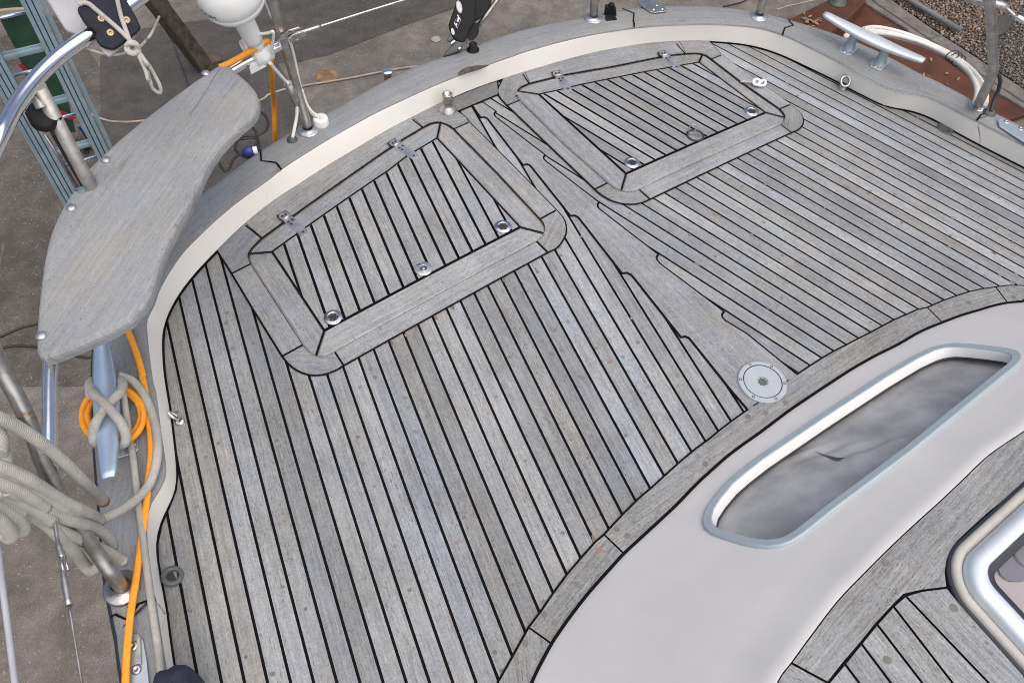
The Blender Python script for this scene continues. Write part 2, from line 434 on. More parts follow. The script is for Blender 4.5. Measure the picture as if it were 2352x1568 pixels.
def tube_into(bm, pts, r, seg=12, sm=6, closed=False, cap=True, flat=1.0, mat=0):
    P = spline(pts, sm, closed) if sm and len(pts) > 2 else [Vector(p) for p in pts]
    n = len(P); uvl = bm.loops.layers.uv.get('grain') or bm.loops.layers.uv.new('grain')
    T = []
    for i in range(n):
        a = P[i-1] if (i > 0 or closed) else P[i]; b = P[(i+1) % n] if (i < n-1 or closed) else P[i]
        t = (b-a); T.append(t.normalized() if t.length > 1e-9 else Vector((0, 0, 1)))
    up = Vector((0, 0, 1)) if abs(T[0].z) < 0.9 else Vector((1, 0, 0))
    nv = (up-T[0]*up.dot(T[0])).normalized()
    rings = []; s = 0; S = []
    for i in range(n):
        if flat != 1.0: nv = Vector((0, 0, 1))
        nv = (nv-T[i]*nv.dot(T[i]))
        nv = nv.normalized() if nv.length > 1e-6 else Vector((1, 0, 0))
        bv = T[i].cross(nv)
        rr = r(i/(n-1)) if callable(r) else r
        rings.append([bm.verts.new(P[i]+nv*(rr*flat*math.sin(2*PI*k/seg))+bv*(rr*math.cos(2*PI*k/seg))) for k in range(seg)])
        if i: s += (P[i]-P[i-1]).length
        S.append(s)
    m = n if closed else n-1
    for i in range(m):
        a, b = rings[i], rings[(i+1) % n]; s2 = S[(i+1) % n] if i+1 < n else S[-1]+0.01
        for k in range(seg):
            f = bm.faces.new([a[k], a[(k+1) % seg], b[(k+1) % seg], b[k]]); f.smooth = True; f.material_index = mat
            for l, (u, v) in zip(f.loops, ((S[i], k/seg), (S[i], (k+1)/seg), (s2, (k+1)/seg), (s2, k/seg))): l[uvl].uv = (u, v)
    if cap and not closed:
        for rg in (rings[0][::-1], rings[-1]):
            f = bm.faces.new(rg); f.material_index = mat
def tube(name, pts, r, mat, parent=None, **kw):
    bm = bmesh.new(); tube_into(bm, pts, r, **kw)
    bmesh.ops.recalc_face_normals(bm, faces=bm.faces[:])
    return link(name, tomesh(bm), mat, parent)

def frame_of(n):
    n = Vector(n).normalized()
    a = Vector((0, 0, 1)) if abs(n.z) < 0.95 else Vector((0, 1, 0))
    x = a.cross(n).normalized(); return x, n.cross(x), n
def lathe_into(bm, prof, o, n=(0, 0, 1), seg=28, mat=0, sx=1.0, xdir=None, smooth=True):
    x, y, n = frame_of(n)
    if xdir is not None:
        x = (Vector(xdir)-n*Vector(xdir).dot(n)).normalized(); y = n.cross(x)
    o = Vector(o); rings = []
    for r, h in prof:
        if r < 1e-6: rings.append([bm.verts.new(o+n*h)])
        else: rings.append([bm.verts.new(o+n*h+x*(r*sx*math.cos(2*PI*k/seg))+y*(r*math.sin(2*PI*k/seg))) for k in range(seg)])
    for a, b in zip(rings, rings[1:]):
        for k in range(seg):
            if len(a) == 1 and len(b) == 1: continue
            if len(a) == 1: vs = [a[0], b[k], b[(k+1) % seg]]
            elif len(b) == 1: vs = [a[k], a[(k+1) % seg], b[0]]
            else: vs = [a[k], a[(k+1) % seg], b[(k+1) % seg], b[k]]
            f = bm.faces.new(vs); f.smooth = smooth; f.material_index = mat
def lathe(name, prof, o, n, mat, parent=None, **kw):
    bm = bmesh.new(); lathe_into(bm, prof, o, n, **kw)
    bmesh.ops.recalc_face_normals(bm, faces=bm.faces[:])
    return link(name, tomesh(bm), mat, parent)
def slab_into(bm, pts3, n, th, cham=0.0, mat=0, smooth=False):
    """polygon in 3-D (planar), thickness th along -n, chamfered rim"""
    n = Vector(n).normalized(); x, y, _ = frame_of(n)
    o = Vector(pts3[0]); p = ccw([((Vector(a)-o).dot(x), (Vector(a)-o).dot(y)) for a in pts3])
    def lift(pp, h): return [bm.verts.new(o+x*a+y*b+n*h) for a, b in pp]
    rings = []
    if cham:
        for k in range(4):
            t = k/3*PI/2; rings.append(lift(offset(p, cham*(1-math.sin(t))), -cham*(1-math.cos(t))))
        rings.append(lift(p, -th+cham)); rings.append(lift(offset(p, cham), -th))
        ip = offset(p, cham)
    else:
        rings = [lift(p, 0), lift(p, -th)]; ip = p
    tris = tessellate_polygon([[Vector((a, b, 0)) for a, b in ip]])
    for t in tris:
        for rg, rev in ((rings[0], False), (rings[-1], True)):
            try:
                f = bm.faces.new([rg[k] for k in (t[::-1] if rev else t)]); f.material_index = mat
            except ValueError: pass
    for a, b in zip(rings, rings[1:]):
        m = len(a)
        for k in range(m):
            f = bm.faces.new([a[k], b[k], b[(k+1) % m], a[(k+1) % m]]); f.material_index = mat; f.smooth = smooth
def slab(name, pts3, n, th, mat, parent=None, cham=0.0):
    bm = bmesh.new(); slab_into(bm, pts3, n, th, cham)
    bmesh.ops.recalc_face_normals(bm, faces=bm.faces[:])
    return link(name, tomesh(bm), mat, parent)
def uv_planar(o, d, tone=1.0, warm=0.5):
    me = o.data; d = Vector(d).normalized(); s = Vector((-d.y, d.x, 0))
    me.uv_layers.new(name='grain'); me.uv_layers.new(name='edge'); me.color_attributes.new('tone', 'FLOAT_COLOR', 'CORNER')
    u1 = me.uv_layers['grain']; u2 = me.uv_layers['edge']; ca = me.color_attributes['tone']
    for l in me.loops:
        c = me.vertices[l.vertex_index].co
        u1.data[l.index].uv = (c.dot(d)+7.3, c.dot(s)+c.z*0.7+3.1); u2.data[l.index].uv = (0, 0.5)
        ca.data[l.index].color = (tone*0.5, warm, 0, 1)
def box_into(bm, o, x, y, z, mat=0):
    o, x, y, z = Vector(o), Vector(x), Vector(y), Vector(z)
    v = [bm.verts.new(o+x*a+y*b+z*c) for a in (-1, 1) for b in (-1, 1) for c in (-1, 1)]
    for f in ((0,1,3,2),(4,6,7,5),(0,4,5,1),(2,3,7,6),(0,2,6,4),(1,5,7,3)):
        g = bm.faces.new([v[i] for i in f]); g.material_index = mat
def loft_into(bm, rows, mat=0, smooth=True, uvs=False, tone=1.0, warm=0.5):
    V = [[bm.verts.new(p) for p in r] for r in rows]
    if uvs:
        u1 = bm.loops.layers.uv.get('grain') or bm.loops.layers.uv.new('grain')
        u2 = bm.loops.layers.uv.get('edge') or bm.loops.layers.uv.new('edge')
        tl = bm.loops.layers.float_color.get('tone') or bm.loops.layers.float_color.new('tone')
        S = [0]; mid = rows[len(rows)//2]
        for i in range(1, len(mid)): S.append(S[-1]+(mid[i]-mid[i-1]).length)
        W = [[0]*len(mid)]
        for j in range(1, len(rows)): W.append([W[-1][i]+(rows[j][i]-rows[j-1][i]).length for i in range(len(mid))])
    for j in range(len(V)-1):
        for i in range(len(V[0])-1):
            f = bm.faces.new([V[j][i], V[j][i+1], V[j+1][i+1], V[j+1][i]]); f.smooth = smooth; f.material_index = mat
            if uvs:
                for l, (jj, ii) in zip(f.loops, ((j, i), (j, i+1), (j+1, i+1), (j+1, i))):
                    l[u1].uv = (S[ii], W[jj][ii]); l[u2].uv = (0, 0.5); l[tl] = (tone*0.5, warm, 0, 1)

# ------------------------------------------------------------------ the yacht
GZ = -2.6
yacht = thing('sailing_yacht', (0, 0, GZ), 'aft deck of a sailing yacht with weathered grey teak planking and cream bulwark', 'sailing yacht')

# --- deck edge, rail edges (starboard bow-ward end -> stern -> port end)
edge_px = [(399.5,1526),(387.7,1434),(373.5,1351),(364,1304),(357,1263.7),(353.4,1233),(354.6,1214),(361.7,1200),(375,1184),(387.7,1167),(401,1147),(407.5,1132),(409,1117.7),(407,1080),(404,1046.8),(397,987.7),(387.7,916.7),(380,880.5),(375.5,831),(374,801),(374.5,775),(378.4,745),(390,715.6),(411,680),(443.5,637),(499.6,578),(562,517.5),(628,464),(693,423),(752.6,384),(812,349),(871,313),(930,281),(989,251),(1036,229),(1092.5,205),(1152,185),(1199,170),(1264,151),(1338,130),(1412,114),(1486,102),(1551,97.5),(1604,96),(1663,99.5),(1716,105),(1769,118),(1805,133),(1864,161),(1923,189),(1953,207),(1997,228),(2032,247),(2056,251),(2086,253),(2112,260),(2145,276),(2189,302),(2248,334),(2307,364),(2352,387)]
cap_in_px = [(383,1540),(371,1469),(361.7,1410),(350,1339),(340.4,1268),(337,1226),(338,1197.5),(340.4,1180),(345,1160),(361.7,1132),(378,1101),(381,1080),(378,1046.8),(369,987.7),(359,905),(352,880.5),(343,816),(338.5,772),(337,740),(343,722),(355,699),(364,671),(384,633),(414,588.5),(443.5,556),(502.6,500),(562,452),(609,419),(646,390),(693,359),(752.6,322),(812,288),(871,256),(930,228),(989,201),(1048,177),(1107,154.5),(1165,134),(1220,115.5),(1308.5,91.6),(1397,74),(1486,62),(1574.6,57),(1634,56.5),(1693,59.5),(1737,64.5),(1769,72),(1799,82),(1823,92),(1864,112),(1923,142),(1967,169),(2012,191),(2041,204),(2071,214),(2109,219),(2142,229),(2174,244),(2219,268),(2278,296),(2352,336)]
cap_out_px = [(280,1568),(267,1469),(255,1417),(246,1367.7),(236,1310),(231,1240),(227,1177),(220,1094),(214,1018),(211,930),(209,850),(211,790),(217,740),(230,690),(255,640),(290,590),(330,548),(380,505),(430,467),(486,426),(525,398),(560,369.5),(599,344),(628,325),(664,304.5),(699,284),(752.6,257),(812,223),(882.6,183),(930,159.6),(965,145),(1010,132),(1048,118),(1075,108),(1101,97.6),(1190,69.5),(1279,48.8),(1350,37),(1430,20.7),(1480,14.8),(1545,11.5),(1604,12.5),(1663,16),(1731,25),(1811,44),(1858,58),(1923,77),(1953,89),(2050,130),(2100,160),(2160,189),(2204,213),(2236,229),(2287,260),(2322,275),(2352,291)]
def ext(P, a, b): return [Vector(a)]+P+[Vector(b)]
edge3 = [deck(*p) for p in edge_px]
def grow(P, k=2.0):
    a = P[0]+(P[0]-P[4]).normalized()*k; b = P[-1]+(P[-1]-P[-4]).normalized()*k
    return [a]+P+[b]
edge3 = grow(edge3)
for p in (edge3[0], edge3[-1]): p.z = dz(p.x)
cin3 = grow([at(x, y, CAPZ-0.002) for x, y in cap_in_px]); cout3 = grow([at(x, y, CAPZ) for x, y in cap_out_px])
for p in (cin3[0], cin3[-1], cout3[0], cout3[-1]): p.z = capz(p.x)
NS = 420
def spl_rs(P): return resample(spline(P, 5), NS)
E3 = spl_rs(edge3); I3 = spl_rs(cin3); O3 = spl_rs(cout3)
# match sections: for each inner point take nearest-by-arc fraction on the others, blended with nearest point search
def match(base, other):
    out = []; j = 0; n = len(other)
    for i, p in enumerate(base):
        best = min(range(max(j-3, 0), min(n, j+25)), key=lambda k: (other[k].xy-p.xy).length_squared)
        j = max(j, best); out.append(other[j].copy())
    # smooth the sliding
    for it in range(6):
        out = [out[0]]+[(out[i-1]+out[i]*2+out[i+1])/4 for i in range(1, n-1)]+[out[-1]]
    return out
E3m = match(I3, E3); O3m = match(I3, O3)
E3m[0], E3m[-1], O3m[0], O3m[-1] = E3[0], E3[-1], O3[0], O3[-1]

bm = bmesh.new()
rows = []
for t, h in ((-0.06, -0.03), (0.0, 0.0), (0.12, 0.18), (0.5, 0.58), (0.9, 0.93), (1.0, 1.0), (1.08, 1.0)):
    rows.append([Vector((e.x+(i.x-e.x)*t, e.y+(i.y-e.y)*t, (e.z-0.004)+(i.z+0.004-e.z)*h)) for e, i in zip(E3m, I3)])
loft_into(bm, rows); bmesh.ops.recalc_face_normals(bm, faces=bm.faces[:])
link('bulwark', tomesh(bm), 'cream', yacht)
# caulk bead where deck meets bulwark
tube('caulk_bead', [e+Vector((0, 0, 0.002)) for e in E3m[::2]], 0.0042, 'caulk', yacht, seg=6, sm=0)

# cap rail: crowned, rounded outer edge, sections split by scarf joints
bm = bmesh.new(); rows = []
prof = ((-0.004, -0.004), (0.0, 0.0015), (0.03, 0.004), (0.25, 0.007), (0.5, 0.008), (0.8, 0.006), (0.95, 0.001), (1.0, -0.008), (1.0, -0.035))
for t, h in prof:
    rows.append([Vector((i.x+(o.x-i.x)*t, i.y+(o.y-i.y)*t, i.z+0.002+(o.z-i.z-0.002)*t+h)) for i, o in zip(I3, O3m)])
loft_into(bm, rows, uvs=True, tone=0.90, warm=0.42); bmesh.ops.recalc_face_normals(bm, faces=bm.faces[:])
cap_rail = link('cap_rail', tomesh(bm), 'teak_smooth', yacht)
for pts in (q('B', (378,1165),(385,1252),(440,1258),(500,1266),(520,1290),(542,1322)), q('C', (1308,68),(1400,105),(1395,165),(1402,190),(1400,216)),
            q('HH', (2025,213),(2087,285),(1995,312),(1980,350),(1965,402)), q('RT', (1888,1172),(1940,1108),(1992,1104)),
            q('L7', (1078,928),(1120,900),(1250,960),(1345,800),(1435,768))):
    sh = Sheet(); sh.add(ribbon([tuple(at(x, y, CAPZ+0.008)[:2]) for x, y in pts], 0.0055), z=CAPH+0.0095, tone=1)
    sh.build('scarf_seam', 'caulk', cap_rail, step=0.02)
sh = Sheet(); sh.add([tuple(at(x, y, CAPZ+0.006)[:2]) for x, y in q('C', (30,575),(60,545),(110,522),(190,512),(275,513),(235,532),(180,552),(110,572),(60,585))], CAPH+0.0075, tone=1)
sh.build('rail_stain', 'stain', cap_rail, step=0.02)
# rub rail + hull
bm = bmesh.new(); rows = []
nrm = []
for i in range(NS):
    a = O3m[max(0, i-1)]; b = O3m[min(NS-1, i+1)]; t = (b-a).normalized(); nrm.append(Vector((t.y, -t.x, 0))*(-1))
cen = Vector((0, -0.6, 0))
nrm = [n if n.dot(p-cen) > 0 else -n for n, p in zip(nrm, O3m)]
for off, z in ((-0.004, -0.03), (0.012, -0.03), (0.016, -0.04), (0.016, -0.095), (0.0, -0.105)):
    rows.append([Vector((p.x, p.y, p.z+z))+n*off for p, n in zip(O3m, nrm)])
loft_into(bm, rows); bmesh.ops.recalc_face_normals(bm, faces=bm.faces[:]); link('rub_rail', tomesh(bm), 'rub', yacht)
bm = bmesh.new(); rows = []
for off, z in ((-0.006, -0.015), (-0.012, -0.12), (-0.06, -0.5), (-0.18, -0.95), (-0.45, -1.35), (-0.8, -1.6)):
    rows.append([Vector((p.x, p.y, z+(p.z if z > -0.3 else 0)))+n*off for p, n in zip(O3m, nrm)])
loft_into(bm, rows); bmesh.ops.recalc_face_normals(bm, faces=bm.faces[:]); link('hull', tomesh(bm), 'hull', yacht)

# --- planked deck
edge2 = [tuple(p[:2]) for p in E3]
cxy = Vector((0, -0.6))
def outset(P, d): return [tuple(Vector(p)+(Vector(p)-Vector(e2)) * 0) for p, e2 in zip(P, P)] if not d else None
edge_out = []
for i in range(0, NS, 3):
    a = Vector(edge2[max(0, i-1)]); b = Vector(edge2[min(NS-1, i+1)]); t = (b-a).normalized(); n = Vector((-t.y, t.x))
    p = Vector(edge2[i])
    if n.dot(p-cxy) < 0: n = -n
    edge_out.append(tuple(p+n*0.03))
imid = min(range(len(edge_out)), key=lambda i: abs(edge_out[i][0]) if edge_out[i][1] > 0 else 9)
left_edge = [e for e in edge_out if e[0] < 0]; right_edge = [e for e in edge_out if e[0] >= 0]
# margin of the coachroof
mar_px = q('MG', (110,1560),(235,1340),(345,1140),(440,1015),(545,862),(650,720),(760,592),(870,470),(930,405),(1090,248),(1200,140),(1300,55))+q('WN', (0,930),(90,855),(180,790),(265,720),(345,660),(430,600),(515,545),(690,412),(755,368),(830,318),(905,270),(985,222),(1060,185),(1140,143),(1215,105))+q('R4', (1335,1082),(1430,1040),(1520,1000),(1620,965),(1720,930),(1815,897),(1910,865),(2010,842),(2110,825),(2235,812),(2351,815))
mar2 = D2(mar_px)
low_px = q('MG', (370,1567),(440,1420),(525,1262),(600,1150),(700,1012),(800,885),(900,770),(1000,660),(1085,567),(1200,461),(1300,369),(1400,277),(1500,183))+q('WN', (100,1080),(200,988),(300,900),(400,825),(500,755),(600,680),(700,605),(800,537),(900,470),(1000,405),(1100,340),(1250,255),(1400,180))+q('R4', (1500,1195),(1600,1147),(1710,1103),(1850,1050),(2000,1005),(2100,975),(2215,950),(2351,935))
low2 = D2(low_px)
# starboard ends follow the cabin side forward; port end mirrors it
def tail(P, sgn):
    a = Vector(P[0]); d = (a-Vector(P[2])).normalized()
    pts = []
    for k in range(1, 9):
        ang = 0.06*k
        dd = Vector((d.x*math.cos(ang)-d.y*math.sin(ang)*-1, 0))
        t = min(1.0, k/6); dd = (d*(1-t)+Vector((-0.12, -0.99))*t).normalized()
        a = a+dd*0.16; pts.append(tuple(a))
    return pts[::-1]
mar2 = tail(mar2, -1)+mar2; low2 = tail(low2, -1)+low2
def mirror_end(P):
    x1 = P[-1][0]; m = [(-x, y) for x, y in P if -x > x1+0.03]
    dy = P[-1][1]-m[-1][1] if m else 0
    return P+[(x, y+dy) for x, y in m[::-1]]
mar2 = mirror_end(mar2); low2 = mirror_end(low2)
S_A, S_B, S_C = -1.38560, 0.047049, 0.232241      # starboard seams: x = A + B k + C y
ANG = math.atan(S_C); WD = S_B*math.cos(ANG)
def half(edge, sgn):
    mar = [(x, y+0.02*-1) for x, y in mar2]
    if sgn < 0:
        m = [(x, y-0.03) for x, y in mar2 if x < 0.0]
        return list(edge)+[(0.0, edge[-1][1]), (0.0, m[-1][1])]+m[::-1]+[(m[0][0], edge[0][1])]
    m = [(x, y-0.03) for x, y in mar2 if x >= 0.0]
    return list(edge)+[(m[-1][0], edge[-1][1])]+m[::-1]+[(0.0, m[0][1]), (0.0, edge[0][1])]
halfL = half(left_edge, -1); halfR = half(right_edge, 1)
planks = Sheet(); GAP = 0.0034
dL = (math.sin(ANG), math.cos(ANG)); nL = (math.cos(ANG), -math.sin(ANG))
cL0 = S_A*math.cos(ANG); rnd = random.Random(3)
def kl(n): return n+0.24*min(1, max(0, (n-23)/5))
for k in range(-14, 32):
    c0 = cL0+kl(k)*WD; c1 = cL0+kl(k+1)*WD
    p = clip(clip(halfL, nL, c0+GAP), (-nL[0], -nL[1]), -(c1-GAP))
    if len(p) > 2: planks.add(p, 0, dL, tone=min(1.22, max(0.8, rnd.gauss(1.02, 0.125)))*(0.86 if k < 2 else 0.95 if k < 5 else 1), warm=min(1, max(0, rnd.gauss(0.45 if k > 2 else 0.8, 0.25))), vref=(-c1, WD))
dR = (-math.sin(ANG), math.cos(ANG)); nR = (-math.cos(ANG), -math.sin(ANG))
def kr(n): return 22.25+0.975*(n-22) if n > 9 else 9.575+1.05*(n-9)
for n_ in range(-14, 32):
    c0 = cL0+kr(n_)*WD; c1 = cL0+kr(n_+1)*WD
    p = clip(clip(halfR, nR, c0+GAP*0.9), (-nR[0], -nR[1]), -(c1-GAP*0.9))
    if len(p) > 2:
        vv = [-x*dR[1]+y*dR[0] for x, y in p]
        planks.add(p, 0, dR, tone=min(1.22, max(0.8, rnd.gauss(1.03, 0.115))), warm=min(1, max(0, rnd.gauss(0.4, 0.25))), vref=(min(vv), max(vv)-min(vv)+1e-6))
# bungs
def bung(x, y, r=0.0052, m=1):
    planks.add([(x+r*math.cos(a*PI/4), y+r*math.sin(a*PI/4)) for a in range(8)], 0.0008, dL, tone=1, mat=m)
for i in range(330):
    k = rnd.randint(0, 28); y = rnd.uniform(-2.0, 0.35); sgn = rnd.choice((-1, 1))
    x = S_A+S_B*(k+rnd.choice((0.3, 0.5, 0.7)))+S_C*y
    if x > -0.05: continue
    bung(x if sgn < 0 else -x, y, rnd.uniform(0.0042, 0.0058), 2 if rnd.random() < 0.010 else 1)
for px, py in q('HE', (1212,1402),(1430,1250),(885,1088),(785,1152),(1000,1528))+q('HC', (2132,1230),(1460,1090),(1730,1210))+q('R4', (1345,97),(1800,285),(1910,215),(2025,142),(2050,735),(2165,728),(2290,720),(1940,755)):
    p = deck(px, py); bung(p.x, p.y, 0.006, 2 if (px, py) == q1('HE', 1212, 1402) else 1)
for i, (px, py) in enumerate(q('HD', (1395,1018),(1512,958),(1592,908),(1738,822),(1872,742),(2270,535))+q('MG', (850,450),(1225,103),(1160,172),(665,700),(462,945),(400,1065))+q('HE', (395,768),(1890,640),(640,690))+q('HC', (2335,985))+q('R4', (370,985),(1160,860),(230,410))):
    p = deck(px, py); a0 = rnd.uniform(0, 6); R_ = [rnd.uniform(0.35, 1.0) for k in range(9)]
    e_, n_ = (nL, dL) if p.x < 0 else (nR, dR)
    planks.add([(p.x+e_[0]*0.006*R_[k]*math.cos(k*2*PI/9)+n_[0]*0.013*R_[k]*math.sin(k*2*PI/9), p.y+e_[1]*0.006*R_[k]*math.cos(k*2*PI/9)+n_[1]*0.013*R_[k]*math.sin(k*2*PI/9)) for k in range(9)], 0.0007, dL, tone=1, mat=3)
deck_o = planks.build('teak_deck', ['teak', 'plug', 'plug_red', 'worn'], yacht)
# black caulking bed under the planks
bed = Sheet(); bed.add(halfL, -0.0025, tone=1); bed.add(halfR, -0.0025, tone=1)
bed.build('caulking', 'caulk', deck_o)

# --- king plank with nibs
kL = D2(q('HF', (470,150),(480,163),(553,267),(590,262),(618,277),(640,305),(965,728),(1000,720),(1027,727),(1050,752),(1425,1222))+q('HE', (940,268),(965,283),(985,307),(1305,718),(1345,713),(1375,728),(1400,757),(1762,1213),(1800,1208),(1825,1220),(1848,1247))+q('WN', (320,470),(440,610)))
kR = D2(q('HF', (575,115),(705,205),(689,225),(690,243),(703,260),(1185,630),(1167,646),(1168,667),(1190,690),(1705,1088),(1690,1110),(1694,1135),(1715,1157))+q('HE', (1590,570),(1575,590),(1580,612),(1600,637),(2100,1013),(2083,1035),(2087,1058),(2110,1082))+q('R4', (200,1185),(590,1503)))
kp = kL+[(kL[-1][0]+0.02, kL[-1][1]-0.04), (kR[-1][0]-0.01, kR[-1][1]-0.04)]+kR[::-1]
ks = Sheet(); ks.add(kp, 0.003, (0, 1), tone=0.98, shrink=0.0036, warm=0.32)
king = ks.build('king_plank', 'teak', yacht)
ks = Sheet(); ks.add(kp, 0.0015, tone=1, shrink=-0.0026); ks.build('king_seam', 'caulk', king)
# aft cross board
cb = D2(q('HF', (325,213),(725,45),(722,-30),(715,-110),(600,-60),(400,30),(240,95),(180,120),(200,170)))
xs = Sheet(); xs.add(cb, 0.0048, (0.95, 0.3), tone=0.58, shrink=0.002, warm=0.7)
xb = xs.build('cross_board', 'teak', yacht)
xs = Sheet(); xs.add(cb, 0.003, tone=1, shrink=-0.003); xs.build('cross_seam', 'caulk', xb)

# --- margin boards round the coachroof
ms = Sheet(); mb = Sheet()
jm = D2(q('MG', (930,420),(345,1140))+q('R4', (1595,985),(2125,825)))
jl = D2(q('MG', (1085,567),(525,1262))+q('R4', (1710,1103),(2215,950)))
def near(P, p): return min(range(len(P)), key=lambda i: (P[i][0]-p[0])**2+(P[i][1]-p[1])**2)
order = [1, 0, 2, 3]
mi = [0]+[near(mar2, jm[i]) for i in order]+[len(mar2)-1]; li = [0]+[near(low2, jl[i]) for i in order]+[len(low2)-1]
for s in range(5):
    a = mar2[mi[s]:mi[s+1]+1]; b = low2[li[s]:li[s+1]+1]
    if s > 0: a[0] = jm[order[s-1]]; b[0] = jl[order[s-1]]
    if s < 4: a[-1] = jm[order[s]]; b[-1] = jl[order[s]]
    poly = a+[(x, y-0.004) for x, y in b[::-1]]
    ms.add(poly, 0.0048, (a[-1][0]-a[0][0], a[-1][1]-a[0][1]), tone=random.uniform(0.86, 0.98), shrink=0.0022, warm=0.68)
    mb.add(poly, 0.003, tone=1, shrink=-0.003)
for px, py in q('MG', (890,543),(947,615),(716,808),(466,1040),(546,1106),(1110,430),(1030,380),(320,1265))+q('WN', (105,900),(155,950),(675,555),(545,620),(430,645))+q('R4', (1915,948),(1700,978),(2220,848),(2265,905)):
    p = deck(px, py); ms.add([(p.x+0.0072*math.cos(a*PI/5), p.y+0.0072*math.sin(a*PI/5)) for a in range(10)], 0.0056, tone=1, mat=2 if (px, py) == q1('MG', 890, 543) else 1)
mg = ms.build('cabin_margin', ['teak_coarse', 'plug', 'plug_red'], yacht); mb.build('margin_seam', 'caulk', mg)

# --- two deck hatches
def panel2(panel, h): return D2(panel, h)
def deck_hatch(boards, lid, rims, panel, seams, hinges, sockets, latch, latch_open, tones, joints, mitres):
    fr = Sheet(); sm = Sheet()
    for pts, g, tn in boards:
        P = D2(pts); Gd = D2(g); d = (Gd[1][0]-Gd[0][0], Gd[1][1]-Gd[0][1])
        fr.add(P, 0.0065, d, tone=tn, shrink=0.0009, cham=0.001, wall=0.005); sm.add(P, 0.003, tone=1, shrink=-0.0042)
    for a, b in joints: sm.add(ribbon(D2([a, b], 0.0065), 0.0052), 0.0070, tone=1)
    hatch = fr.build('deck_hatch', 'teak', yacht); sm.build('hatch_seam', 'caulk', hatch, step=0.03)
    H1 = 0.016
    ls = Sheet(); lb = Sheet()
    lp = D2(lid, 0.010); lb.add(lp, 0.0075, tone=1, shrink=-0.0004, mat=1)
    for pts, g, tn in rims:
        P = D2(pts, H1); Gd = D2(g, H1)
        ls.add(P, H1, (Gd[1][0]-Gd[0][0], Gd[1][1]-Gd[0][1]), tone=tn, shrink=0.0024, cham=0.0040, wall=0.009)
    pan = ccw(D2(panel, H1)); n, d, ks_ = seams
    for i, (c0, c1) in enumerate(ks_):
        p = clip(clip(pan, n, c0+0.0022), (-n[0], -n[1]), -(c1-0.0022))
        if len(p) > 2 and abs(poly_area(ccw(p))) > 2e-4:
            vv = [-x*d[1]+y*d[0] for x, y in p]
            ls.add(offset(ccw(p), 0.0018), H1-0.0005, d, tone=tones[i % len(tones)], warm=0.35, vref=(min(vv), max(vv)-min(vv)))
    lb.add(panel2(panel, H1), 0.0095, tone=1)
    for a, b in mitres: lb.add(ribbon(D2([a, b], H1), 0.0050), H1+0.0006, tone=1)
    pb = D2(panel, H1)
    for i in range(len(pb)): lb.add(ribbon([pb[i-1], pb[i]], 0.0056), H1+0.0006, tone=1)
    lido = ls.build('hatch_lid', 'teak', hatch); lb.build('lid_seam', ['caulk', 'gap'], hatch, step=0.03)
    for K, T in hinges:
        k = deck(*K, 0.018); t = deck(*T, 0.018); d = (t-k); d.z = 0; Ln = d.length; d.normalize(); s = Vector((-d.y, d.x, 0)); w = 0.0155
        bm = bmesh.new(); z0 = k.z
        def P(u, v, z=0.0): return k+d*u+s*v+Vector((0, 0, z))
        slab_into(bm, [P(0.004, -w), P(Ln-0.012, -w*0.98)]+[P(Ln-0.012+w*0.95*math.sin(a*PI/8), -w*0.95*math.cos(a*PI/8)) for a in range(1, 8)]+[P(Ln-0.012, w*0.98), P(0.004, w)], (0, 0, 1), 0.004, 0.0012)
        slab_into(bm, [P(-0.004, w)]+[P(-0.016-0.011*math.sin(a*PI/8), w*math.cos(a*PI/8)) for a in range(0, 9)]+[P(-0.004, -w)], (0, 0, 1), 0.006, 0.0012)
        tube_into(bm, [P(0, -w, 0.001), P(0, w, 0.001)], 0.0048, seg=10, sm=0)
        for u, v in ((0.018, -0.007), (0.018, 0.007), (0.03, -0.006), (Ln-0.012, 0.0), (-0.014, -0.006), (-0.014, 0.006)):
            lathe_into(bm, [(0.0042, 0.0), (0.0034, 0.0014), (0.0014, 0.0005), (0, 0.0005)], P(u, v, 0.0002), seg=10, mat=1)
        slab_into(bm, [P(-0.030, -w-0.0022, -0.003), P(Ln-0.008, -w-0.0022, -0.003), P(Ln+0.005, 0, -0.003), P(Ln-0.008, w+0.0022, -0.003), P(-0.030, w+0.0022, -0.003)], (0, 0, 1), 0.002, mat=1)  # wider dark underlay: a shadow outline put into the colour round the hinge
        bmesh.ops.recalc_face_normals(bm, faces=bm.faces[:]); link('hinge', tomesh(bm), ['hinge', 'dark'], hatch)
    for sx in sockets:
        c = deck(*sx, 0.018); bm = bmesh.new(); c.z = H1+dz(c.x)
        lathe_into(bm, [(0.026, -0.001), (0.026, 0.002), (0.023, 0.0035), (0.019, 0.003), (0.0175, 0.0045), (0.0155, 0.0045), (0.014, 0.002)], c, seg=28)
        lathe_into(bm, [(0.0142, 0.0021), (0.0, 0.0021)], c, seg=20, mat=1)
        for a in range(6):
            t = a*PI/3; box_into(bm, c+Vector((math.cos(t)*0.0125, math.sin(t)*0.0125, 0.0028)), Vector((math.cos(t), math.sin(t), 0))*0.0022, Vector((-math.sin(t), math.cos(t), 0))*0.0016, Vector((0, 0, 0.0006)))
        bmesh.ops.recalc_face_normals(bm, faces=bm.faces[:]); link('lid_socket', tomesh(bm), ['socket', 'dark'], hatch)
    c = deck(*latch, 0.018); c.z = H1+dz(c.x); bm = bmesh.new()
